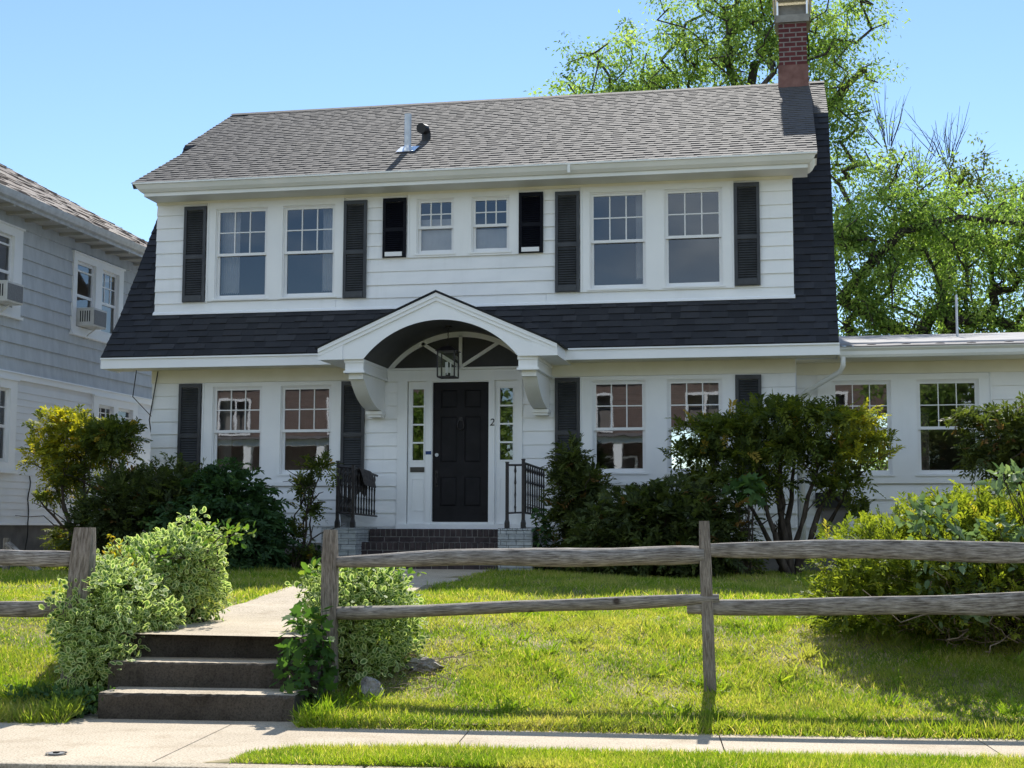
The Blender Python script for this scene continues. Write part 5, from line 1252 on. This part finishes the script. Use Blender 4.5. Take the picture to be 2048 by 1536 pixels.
leafy('weeds', 'low weeds growing at the left foot of the steps', 'weeds', (-4.85, 9.0, .05), [(-4.75, 8.98, .09, .34, .2, .1), (-5.1, 9.1, .09, .35, .3, .08)], 'hedge', 47, 900, (.03, .06), LEAF6, .55, (.3, 1.05), .3, .01, False, rb=.3).__setitem__('kind', 'stuff')
leafy('vine', 'pale green vine leaves scattered through the front of the juniper', 'vine', (1.7, 11.1, .5), [(1.15, 10.95, 1.1, .32, .12, .26), (1.0, 11.05, 1.35, .2, .14, .12), (1.55, 10.95, 1.15, .3, .1, .2), (1.2, 10.9, .72, .35, .1, .12), (1.75, 10.95, .68, .14, .1, .1)], 'vine', 48, 420, (.06, .11), LEAF6, .5, (.4, 1.1), .3, None, True)
leafy('pale_sapling', 'tall pale leafed sapling rising from the juniper at the right edge', 'sapling', (2.0, 11.5, .6), [(1.62, 11.2, 1.62, .18, .15, .09), (2.05, 11.3, 1.62, .25, .2, .16), (2.15, 11.4, 1.85, .14, .15, .16)], 'vine', 49, 260, (.07, .12), LEAF6, .55, (.4, 1.1), .3, None, True, rb=.15)
leafy('maple_seedling', 'fresh maple seedling sprouting between the yew mound and vase yew', 'seedling', (-.6, 18.1, .7), [(-.55, 18.0, 1.72, .22, .15, .14)], 'hedge', 50, 60, (.12, .18), MAPLE, .95, (.3, 1.05), .3, None, True, rb=.4)
leafy('ivy', 'dark ivy climbing the right end of the brick stoop', 'ivy', (-3.4, 19.6, .62), [(-3.38, 19.5, 1.1, .12, .2, .4), (-3.2, 19.5, .75, .3, .2, .15)], 'hedge', 51, 420, (.05, .09), LEAF6, .8, (.5, 1.1), .3, .63, True, rb=-.1)
leafy('ground_cover', 'dark ground cover along the foundation left of the stoop', 'ground cover', (-6.9, 19.4, .62), [(-6.95, 19.4, .68, .6, .5, .28)], 'hedge', 52, 1300, (.05, .09), LEAF6, .6, (.3, 1.05), .3, .63, False, rb=-.2)['kind'] = 'stuff'
leafy('nandina_sprig', 'upright reddish green sprigs rising from the left variegated bush', 'sprig', (-4.95, 10.0, .8), [(-5.02, 10.0, 1.06, .05, .05, .16), (-4.9, 10.0, .98, .12, .08, .07), (-5.15, 9.95, 1.0, .06, .05, .06)], 'yewlit', 53, 260, (.025, .05), DIAMOND, .4, (.2, 1.1), .2, None, True, rb=.35)
def litter():
    r = np.random.default_rng(9); pth = []
    for i in range(90):
        u, v = r.uniform(-2.95, -2.25), r.uniform(.75, 1.7); x, y = sf(u, v); a = np.array([x, y, G(x, y) + .015]); b = a + np.array([r.normal(0, .12), r.normal(0, .08), r.uniform(0, .05)])
        pth.append((curve_path(a, b, (0, 0, .01), r, 4, .008), .003, .002))
    root = thing('dry_litter', 'dry twigs and straw on bare soil beside the right variegated bush', 'litter', (*sf(-2.6, 1.2), .2)); root['kind'] = 'stuff'
    stems_mesh('twigs', pth, M['drytwig'], root, 4)
litter()

# ------------------------------------------------------------------ lawn grass
def grass():
    r = np.random.default_rng(100); Ps = []; Hs = []; Ws = []
    def add(n, fn, h, w):
        x, y = fn(n); Ps.append((x, y)); Hs.append(r.uniform(*h, len(x)) * (1 + .35 * np.sin(3.1 * x + 1.3) * np.sin(2.7 * y))); Ws.append(r.uniform(*w, len(x)))
    def keep(x, y):
        u, v = uv_of(x, y); l, rr = walk_edges(y); st = (v < 1.3) & (u > -4.64) & (u < -3.14)
        wk = (v > .9) & (x > l + .03) & (x < rr - .03) & (y < 19.5)
        hs = (y > 20.3) | ((y > 19.3) & (x > -6.6) & (x < -3.5)); dr_ = (x < -10.55) & (y > 11); bare = (u > -2.95) & (u < -2.2) & (v > .55) & (v < 1.6) & (r.random(len(x)) < .6)
        vg = (v < VN + .06) & (u < -2.93 + (v - VN) * 1.0 + r.normal(0, .04, len(x)))
        return ~(st | wk | hs | dr_ | bare | vg)
    def reg(u0, u1, v0, v1):
        def fn(n):
            u = r.uniform(u0, u1, n); v = r.uniform(v0, v1, n); x = O0[0] + u * E1[0] + v * E2[0]; y = O0[1] + u * E1[1] + v * E2[1]
            p = .55 + .45 * np.sin(1.9 * x + .7) * np.sin(1.6 * y + 2 * np.sin(x)) ; k = keep(x, y) & (r.random(n) < .55 + .45 * p); return x[k], y[k]
        return fn
    add(200000, reg(-7.5, 2.6, -.03, 1.6), (.02, .05), (.004, .0075))
    add(190000, reg(-8, 3.2, 1.6, 4.2), (.02, .052), (.005, .0085))
    add(150000, reg(-10.5, 3.6, 4.2, 11.3), (.035, .08), (.007, .011))
    add(75000, reg(-3.5, 2.2, VC + .0, VN + .03), (.025, .06), (.004, .007))
    add(9000, reg(-6.5, 2.6, -.10, .06), (.05, .10), (.005, .008))
    xy = np.concatenate([np.stack(p, -1) for p in Ps]); H_ = np.concatenate(Hs); W_ = np.concatenate(Ws); n = len(xy)
    u, v = uv_of(xy[:, 0], xy[:, 1]); z = np.where(v < VN + .05, .005, ground(xy[:, 0], xy[:, 1])) - .004
    P = np.column_stack([xy, z]); D = unit(np.column_stack([r.normal(0, .55, n), r.normal(0, .55, n), np.ones(n)])); Nn = unit(np.column_stack([r.normal(size=n), r.normal(size=n), np.full(n, .1)]))
    cl = .5 + .22 * np.sin(5.3 * xy[:, 0] + 2 * np.sin(3.1 * xy[:, 1])) * np.sin(4.7 * xy[:, 1]); q = np.clip(r.normal(cl - .05, .2), 0, .93); q = np.where(r.random(n) < .085, 1.0, q)
    o = scatter('grass', M['grass'], P, D, Nn, H_, W_, BLADE, q); tag(o, 'short sunlit lawn grass with dry straw patches', 'grass', kind='stuff')
    # tufts of broad weeds in the lawn
    c = 130; cu_, cv = r.uniform(-2.2, 2.4, c), r.uniform(.05, 4.0, c); C2 = np.column_stack([O0[0] + cu_ * E1[0] + cv * E2[0], O0[1] + cu_ * E1[1] + cv * E2[1]])
    extra = np.column_stack([r.uniform(-3.3, -2.75, 22), r.uniform(9.25, 9.75, 22)]); extra2 = np.column_stack([r.uniform(-5.6, -5.0, 12), r.uniform(8.95, 9.3, 12)])
    ends = np.array([sf(u, v) for u, v in zip(np.concatenate([r.uniform(-4.78, -4.55, 22), r.uniform(-3.2, -2.95, 22)]), r.uniform(.01, .22, 44))]); C2 = np.concatenate([C2, extra, extra2, ends]); C2 = C2[keep(C2[:, 0], C2[:, 1])]; k = 16; c = len(C2)
    xy = np.repeat(C2, k, 0) + r.normal(0, .03, (c * k, 2)); P = np.column_stack([xy, ground(xy[:, 0], xy[:, 1]) - .005])
    D = unit(np.column_stack([r.normal(0, .8, c * k), r.normal(0, .8, c * k), np.ones(c * k)])); Nn = unit(np.column_stack([r.normal(size=c * k), r.normal(size=c * k), np.full(c * k, .1)]))
    o = scatter('weed_tufts', M['grass'], P, D, Nn, r.uniform(.06, .15, c * k), r.uniform(.009, .018, c * k), BLADE, np.clip(r.normal(.3, .12, c * k), 0, .8)); tag(o, 'broad bladed weed tufts dotted through the lawn', 'weeds', kind='stuff')
grass()

# ------------------------------------------------------------------ trees behind the house
def tree(name, label, base, fork, blobs, natt, r0, mat, seed, leafL=(.10, .17), asp=.42, K=12, per=5, sl=(.35, .75), droop=.35, bare=0, group='trees behind the house', shell=(.35, 1.0), limbs=(), fans=()):
    r = np.random.default_rng(seed); root = thing(name, label, 'tree', base, group)
    nodes = [np.array(base, float)]; parent = [-1]
    nt_ = 7
    for i in range(1, nt_ + 1):
        t = i / nt_; nodes.append(np.array(base) + (np.array(fork) - np.array(base)) * t + r.normal(0, .06, 3) * (i < nt_)); parent.append(len(nodes) - 2)
    fk = len(nodes) - 1; floor_r = {}
    for lp in limbs:       # main limbs seen in the photo
        q = fk; lw = .15
        for p in lp:
            a = nodes[q]; b = np.array(p, float)
            for s_ in (.5, 1.0): nodes.append(a + (b - a) * s_ + (r.normal(0, .05, 3) if s_ < 1 else 0)); parent.append(q); q = len(nodes) - 1; floor_r[q] = lw; lw *= .86
    A, _ = blob_pts(r, blobs, natt, shell, amp=.25, up=.2); A = A[np.argsort(np.linalg.norm(A - np.array(fork), axis=1))]
    first = len(nodes)
    for p in A:
        Nn = np.array(nodes[fk:]); d = p - Nn; dist = np.linalg.norm(d, axis=1); cost = dist + .6 * np.maximum(-d[:, 2], 0)
        j = fk + int(np.argmin(cost)); a = nodes[j]; L_ = np.linalg.norm(p - a); k = max(1, int(L_ / .45)); q = j
        for s_ in range(1, k + 1):
            t = s_ / k; nodes.append(a + (p - a) * t + np.array([0, 0, .07 * L_ * math.sin(math.pi * t)]) + r.normal(0, .025, 3) * (t < 1)); parent.append(q); q = len(nodes) - 1
    n = len(nodes); kids = np.zeros(n, int); w = np.zeros(n)
    for i in range(n - 1, 0, -1):
        if kids[i] == 0: w[i] = 1
        w[parent[i]] += w[i]; kids[parent[i]] += 1
    rad = r0 * (w / w[0]) ** .56; rad = np.maximum(rad, .006)
    for q, v_ in floor_r.items(): rad[q] = max(rad[q], v_ * r0 / .3)
    mb = MB(); k = 6
    for i in range(1, n):
        a, b = nodes[parent[i]], nodes[i]; d = b - a; L_ = np.linalg.norm(d)
        if L_ < 1e-4: continue
        d = d / L_; s_ = np.cross(d, [.3, .1, .95]); s_ /= np.linalg.norm(s_); t_ = np.cross(d, s_); ra, rb = min(rad[parent[i]], rad[i] * 1.5), rad[i]; b0 = len(mb.v)
        for c, rr in ((a - d * rb * .4, ra), (b, rb)):
            for q in range(k): an = 2 * math.pi * q / k; mb.v.append(tuple(c + rr * (math.cos(an) * s_ + math.sin(an) * t_)))
        for q in range(k): mb.f.append([b0 + q, b0 + (q + 1) % k, b0 + k + (q + 1) % k, b0 + k + q]); mb.m.append(0)
    for fx, fy, fz, fh in fans:      # straight bare twig tops
        q0 = np.array(nodes[int(np.argmin(np.linalg.norm(np.array(nodes) - np.array([fx, fy, fz - fh]), axis=1)))])
        for _ in range(15):
            tip = np.array([fx, fy, fz]) + r.normal(0, 1, 3) * np.array([fh * .42, .3, fh * .22]); st = q0 + (tip - q0) * r.uniform(0, .35)
            mid = st + (tip - st) * .5 + r.normal(0, .04, 3); mb.tube([tuple(st), tuple(mid), tuple(tip)], [.013, .009, .004], 4)
            for _k in range(3):
                p0 = mid + (tip - mid) * r.uniform(-.5, .6); mb.tube([tuple(p0), tuple(p0 + (tip - st) * .28 + r.normal(0, .13, 3))], [.006, .003], 3)
    mb.build('trunk', M['bark'], root, smooth=True)
    nodesA = np.array(nodes); tw = np.where((rad < .05) & (np.arange(n) >= first) & (nodesA[:, 2] < (1e9 if not bare else bare) + r.normal(0, .6, n)))[0]
    if len(tw):
        C = np.repeat(nodesA[tw], per, 0) + r.normal(0, .2, (len(tw) * per, 3)); cs = r.uniform(.08, .20, len(C)); m = len(C) * K
        off = r.normal(0, 1, (len(C), K, 3)) * cs[:, None, None] * np.array([1.15, 1.15, .8]); P = (C[:, None, :] + off).reshape(-1, 3)
        ld = unit(unit(off.reshape(-1, 3)) * .7 + r.normal(0, .45, (m, 3)) + np.array([0, 0, -.35])); nn = unit(np.array([0, .0, .8]) + r.normal(0, .6, (m, 3))); l = r.uniform(*leafL, m)
        q = np.repeat(np.clip(r.normal(.45, .28, len(C)), .05, .95), K) + r.normal(0, .08, m)
        scatter('crown', M[mat], P, ld, nn, l, l * asp * r.uniform(.8, 1.2, m), DIAMOND, q, root)
    return root
tree('maple_tree', 'big light green tree rising behind the roof and chimney', (-1.2, 34, .6), (-1.4, 34, 6.0),
     [(-1.5, 34, 12.2, 2.6, 2.4, 2.2), (-4.0, 34, 11.7, 2.0, 2, 1.9), (-5.1, 33.5, 10.9, 1.4, 1.5, 1.2), (-3.2, 34, 10.0, 1.6, 1.5, .9), (.8, 34, 12.3, 1.9, 2.2, 2.0), (-2.6, 34, 10.4, 2.2, 2, 1.2), (1.35, 33.5, 9.6, .6, 1, 1.5), (.6, 34, 10.6, 1.5, 1.6, 1.4), (-.5, 34, 14.2, 2.8, 2.2, 1.6), (1.3, 33.5, 8.0, .45, .8, .8)],
     620, .32, 'tree', 61, per=2, K=52, shell=(.2, 1.0), leafL=(.08, .135),
     limbs=[[(-2.6, 34, 8.5), (-3.6, 34, 10.2), (-4.6, 34, 10.9), (-5.3, 34, 10.5)], [(-1.2, 34, 9.5), (-.7, 34, 12.5)], [(0, 34, 9), (1.0, 34, 11.2), (1.9, 34, 12.2)]])
tree('maple_tree', 'spreading tree with arching dark limbs above the sunroom roof', (2.75, 31, .6), (2.7, 31, 5.2),
     [(2.6, 31, 7.6, 1.7, 1.6, 1.3), (4.6, 31, 7.2, 2.0, 1.8, 1.4), (1.6, 30.5, 6.2, 1.0, 1.2, 1.4), (3.4, 31, 5.6, 2.2, 1.6, 1.2), (5.6, 31, 6.3, 1.6, 1.5, 1.6), (2.2, 31, 4.8, 1.4, 1.4, .9), (6.2, 31, 7.6, 1.3, 1.4, .9), (4.6, 31, 4.6, 2.0, 1.5, .8), (1.2, 30.5, 7.5, .6, 1, .6)],
     640, .27, 'tree', 62, per=2, K=52, shell=(.2, 1.02), leafL=(.075, .125),
     limbs=[[(1.1, 30.6, 6.1), (2.4, 30.5, 7.5), (3.6, 30.5, 7.75), (5.3, 30.5, 7.5), (6.3, 30.5, 6.6)], [(3.1, 31, 5.9), (4.4, 31, 5.6), (5.4, 31, 4.6)], [(1.7, 31, 4.9), (1.2, 31, 5.6), (1.9, 31, 6.1)]])
tree('thin_tree', 'thin pale tree with bare twig tops behind the spreading tree', (4.3, 40, .6), (4.2, 40, 9.0),
     [(2.9, 40, 11.0, .55, .6, 1.0), (4.9, 40, 10.7, 1.0, 1.0, 1.1), (6.0, 40, 9.9, 1.1, 1.0, 1.0), (3.7, 40, 10.0, .8, .8, .8), (7.2, 40, 9.0, 1.2, 1.2, 1.2), (4.2, 40, 9.0, 2.0, 1.5, 1.0)],
     240, .22, 'tree2', 63, per=2, K=20, bare=11.6, shell=(.1, 1.0), leafL=(.10, .18), sl=(.4, .7), fans=[(2.85, 40, 13.1, 1.5), (4.3, 40, 12.4, 1.4), (3.5, 40, 11.9, 1.2), (1.35, 40, 10.6, 1.2)])
for i, (bx, by, h, s, lab) in enumerate([(8.5, 36, 8.0, 2.6, 'dense tree at the far right behind the sunroom roof'), (-24, 44, 8.5, 3.0, 'distant tree beyond the grey house'), (5.0, 47, 8.0, 3.4, 'distant dense tree seen through gaps above the sunroom roof')]):
    tree('maple_tree', lab, (bx, by, .6), (bx, by, h * .4), [(bx, by, h * .68, s, s, h * .28), (bx - s * .6, by, h * .55, s * .7, s * .7, h * .2), (bx + s * .6, by, h * .6, s * .7, s * .7, h * .22), (bx, by, h * .42, s * 1.1, s, h * .16)], 190, .28, 'tree', 70 + i, per=4, K=22, leafL=(.12, .18))

# ------------------------------------------------------------------ across the street: what the windows mirror
ZB = 1.6
BH = thing('brick_house', 'red brick house with white porch posts across the street, mirrored in the lower windows', 'house', (-3, -19, 0))
mb = MB(); mb.grid_holes(-13, 5, .3, 6.2, [(-10.5, -9, 3.6, 5.2), (-6, -4.5, 3.6, 5.2), (-1, .5, 3.6, 5.2), (-9.8, -8, .9, 2.6), (-1.5, .3, .9, 2.6), (-5.4, -4.4, .5, 2.7)], -17.5)
mb.poly([(-13, -17.5, .3), (-13, -26, .3), (-13, -26, 6.2), (-13, -17.5, 6.2)]); mb.poly([(5, -17.5, .3), (5, -26, .3), (5, -26, 6.2), (5, -17.5, 6.2)])
mb.build('wall', M['housebrick'], BH)
mb = MB(); mb.poly([(-13.6, -16.9, 6.1), (5.6, -16.9, 6.1), (4, -22, 8.8), (-12, -22, 8.8)]); mb.poly([(-13.6, -16.9, 6.1), (-12, -22, 8.8), (-13.6, -27, 6.1)]); mb.poly([(5.6, -16.9, 6.1), (5.6, -27, 6.1), (4, -22, 8.8)]); mb.build('roof', M['roofplain'], BH)
mb = MB(); mb.box(-12, 4, -17.4, -14.8, .45, .6)
for x in (-11.6, -8.5, -6.2, -3.6, -.4, 3.6): mb.box(x - .16, x + .16, -15.1, -14.8, .6, 3.0)
mb.box(-12.2, 4.2, -15.15, -14.75, 3.0, 3.25); mb.build('porch', M['portico'], BH)
mb = MB(); mb.poly([(-12.4, -14.5, 3.25), (4.4, -14.5, 3.25), (4.4, -17.45, 3.55), (-12.4, -17.45, 3.55)]); mb.build('porch_roof', M['roofplain'], BH)
mb = MB()
for w in [(-10.5, -9, 3.6, 5.2), (-6, -4.5, 3.6, 5.2), (-1, .5, 3.6, 5.2), (-9.8, -8, .9, 2.6), (-1.5, .3, .9, 2.6)]:
    for a in (w[0], w[1] - .1, (w[0] + w[1]) / 2): mb.box(a, a + .1, -17.46, -17.4, w[2], w[3])
    mb.box(w[0], w[1], -17.46, -17.41, w[3] - .1, w[3]); mb.box(w[0], w[1], -17.46, -17.41, w[2], w[2] + .1)
mb.build('window', M['trim'], BH)
mb = MB(); mb.box(-12.9, 4.9, -18.2, -18, .3, 6.1); mb.build('rooms', M['interior_dark'], BH)
for ch in BH.children: ch.location.z += ZB; ch.location.x += 1.8
B2 = BH.copy(); COL.objects.link(B2); B2.location.x -= 20.4; WM[B2.name] = Matrix.Translation(B2.location); B2['label'] = 'second brick house with white porch posts further left across the street'; B2['group'] = BH['group'] = 'brick houses across the street'
for ch in BH.children:
    c = ch.copy(); COL.objects.link(c); c.parent = B2; c.matrix_parent_inverse = ch.matrix_parent_inverse.copy()
mb = MB(); mb.poly([(-60, -13.2, -.05), (60, -13.2, -.05), (60, -15.2, 1.85), (-60, -15.2, 1.85)]); mb.poly([(-60, -15.2, 1.85), (60, -15.2, 1.85), (60, -60, 1.9), (-60, -60, 1.9)]); tag(mb.build('far_bank', M['soil']), kind='structure')
mb = MB(); strip(mb, -60, 60, -9.5, -9.36, -.02); strip(mb, -60, 60, -11.6, -10.2, -.01); tag(mb.build('pavement', M['concrete']), kind='structure')
mb = MB(); strip(mb, -60, 60, -25, -11.6, -.03); strip(mb, -60, 60, -10.2, -9.5, -.03); tag(mb.build('far_verge', mat_concrete('far_lawn', (.06, .10, .02), (.10, .15, .03), (.9, .9, .9))), kind='structure')
for i, (bx, by, h, s) in enumerate([(7.5, -14, 10, 3.4), (-13.6, -14.5, 8, 2.3), (13, -17, 11, 4.0)]):
    tree('maple_tree', ['street tree across the road on the right, seen in the sunroom glass', 'slim street tree between the two brick houses across the road', 'bigger tree across the road, furthest right'][i], (bx, by, 0), (bx, by, h * .4), [(bx, by, h * .7, s, s, h * .28), (bx - s * .6, by, h * .58, s * .7, s * .7, h * .2), (bx + s * .6, by, h * .6, s * .7, s * .7, h * .22)], 130, .28, 'tree', 80 + i, per=6, leafL=(.24, .36), K=12, group='street trees across the road')

# ------------------------------------------------------------------ light, sky, camera
EL, AZ = R(44.5), R(2.5)
sd = Vector((math.sin(AZ) * math.cos(EL), -math.cos(AZ) * math.cos(EL), -math.sin(EL)))
sun = bpy.data.lights.new('sun', 'SUN'); sun.energy = 2.75; sun.angle = R(.55); sun.color = (1, .955, .88)
so = bpy.data.objects.new('sun', sun); COL.objects.link(so); so.rotation_euler = sd.to_track_quat('-Z', 'Y').to_euler(); so.location = (0, 40, 40)
wd = bpy.data.worlds.new('World'); sc.world = wd; wd.use_nodes = True; nt = wd.node_tree
sky = nt.nodes.new('ShaderNodeTexSky'); sky.sky_type = 'NISHITA'; sky.sun_disc = False; sky.sun_elevation = EL; sky.sun_rotation = -AZ
sky.air_density = 1.0; sky.dust_density = 0; sky.ozone_density = 4.0; sky.altitude = 0
tcw = nt.nodes.new('ShaderNodeTexCoord'); sep = nt.nodes.new('ShaderNodeSeparateXYZ'); nt.links.new(tcw.outputs['Generated'], sep.inputs[0])
mpw = nt.nodes.new('ShaderNodeMapping'); mpw.inputs['Scale'].default_value = (1, 1, 2.2); nt.links.new(tcw.outputs['Generated'], mpw.inputs['Vector'])
cl = ramp(nt, noise(nt, mpw.outputs[0], 2.3, 7, .58), [(.44, (0, 0, 0)), (.60, (1, 1, 1))])         # fair weather cumulus over the street, behind the viewer
side = nt.nodes.new('ShaderNodeMapRange'); side.inputs['From Min'].default_value = .05; side.inputs['From Max'].default_value = -.35; nt.links.new(sep.outputs['Y'], side.inputs['Value'])
cm = N(nt, 'ShaderNodeMath', operation='MULTIPLY'); nt.links.new(cl, cm.inputs[0]); nt.links.new(side.outputs[0], cm.inputs[1])
shd = ramp(nt, noise(nt, mpw.outputs[0], 5.0, 6, .6), [(.35, (4.2, 5.3, 6.6)), (.62, (8.4, 9.4, 10.3))])
mxw = N(nt, 'ShaderNodeMix', data_type='RGBA'); nt.links.new(cm.outputs[0], mxw.inputs[0]); nt.links.new(sky.outputs[0], mxw.inputs[6]); nt.links.new(shd, mxw.inputs[7])
nt.links.new(mxw.outputs[2], nt.nodes['Background'].inputs['Color']); nt.nodes['Background'].inputs['Strength'].default_value = .062
sc.view_settings.view_transform = 'Standard'; sc.view_settings.look = 'None'; sc.view_settings.exposure = 1.5; sc.view_settings.gamma = 1
cam = bpy.data.cameras.new('camera'); cam.sensor_width = 36; cam.lens = 2840 / 2048 * 36; cam.clip_end = 3000; cam.clip_start = .05
co = bpy.data.objects.new('camera', cam); COL.objects.link(co)
ya, pi_, ro = R(11.1016), R(5.7446), R(.1977)
f = Vector((-math.sin(ya) * math.cos(pi_), math.cos(ya) * math.cos(pi_), math.sin(pi_))); r_ = Vector((math.cos(ya), math.sin(ya), 0)); u_ = r_.cross(f)
r2 = math.cos(ro) * r_ + math.sin(ro) * u_; u2 = -math.sin(ro) * r_ + math.cos(ro) * u_
co.matrix_world = Matrix(((r2.x, u2.x, -f.x, 0), (r2.y, u2.y, -f.y, 0), (r2.z, u2.z, -f.z, 1.27), (0, 0, 0, 1)))
sc.camera = co
sc.render.engine = 'CYCLES'; sc.cycles.max_bounces = 7; sc.cycles.transparent_max_bounces = 12; sc.cycles.use_denoising = True
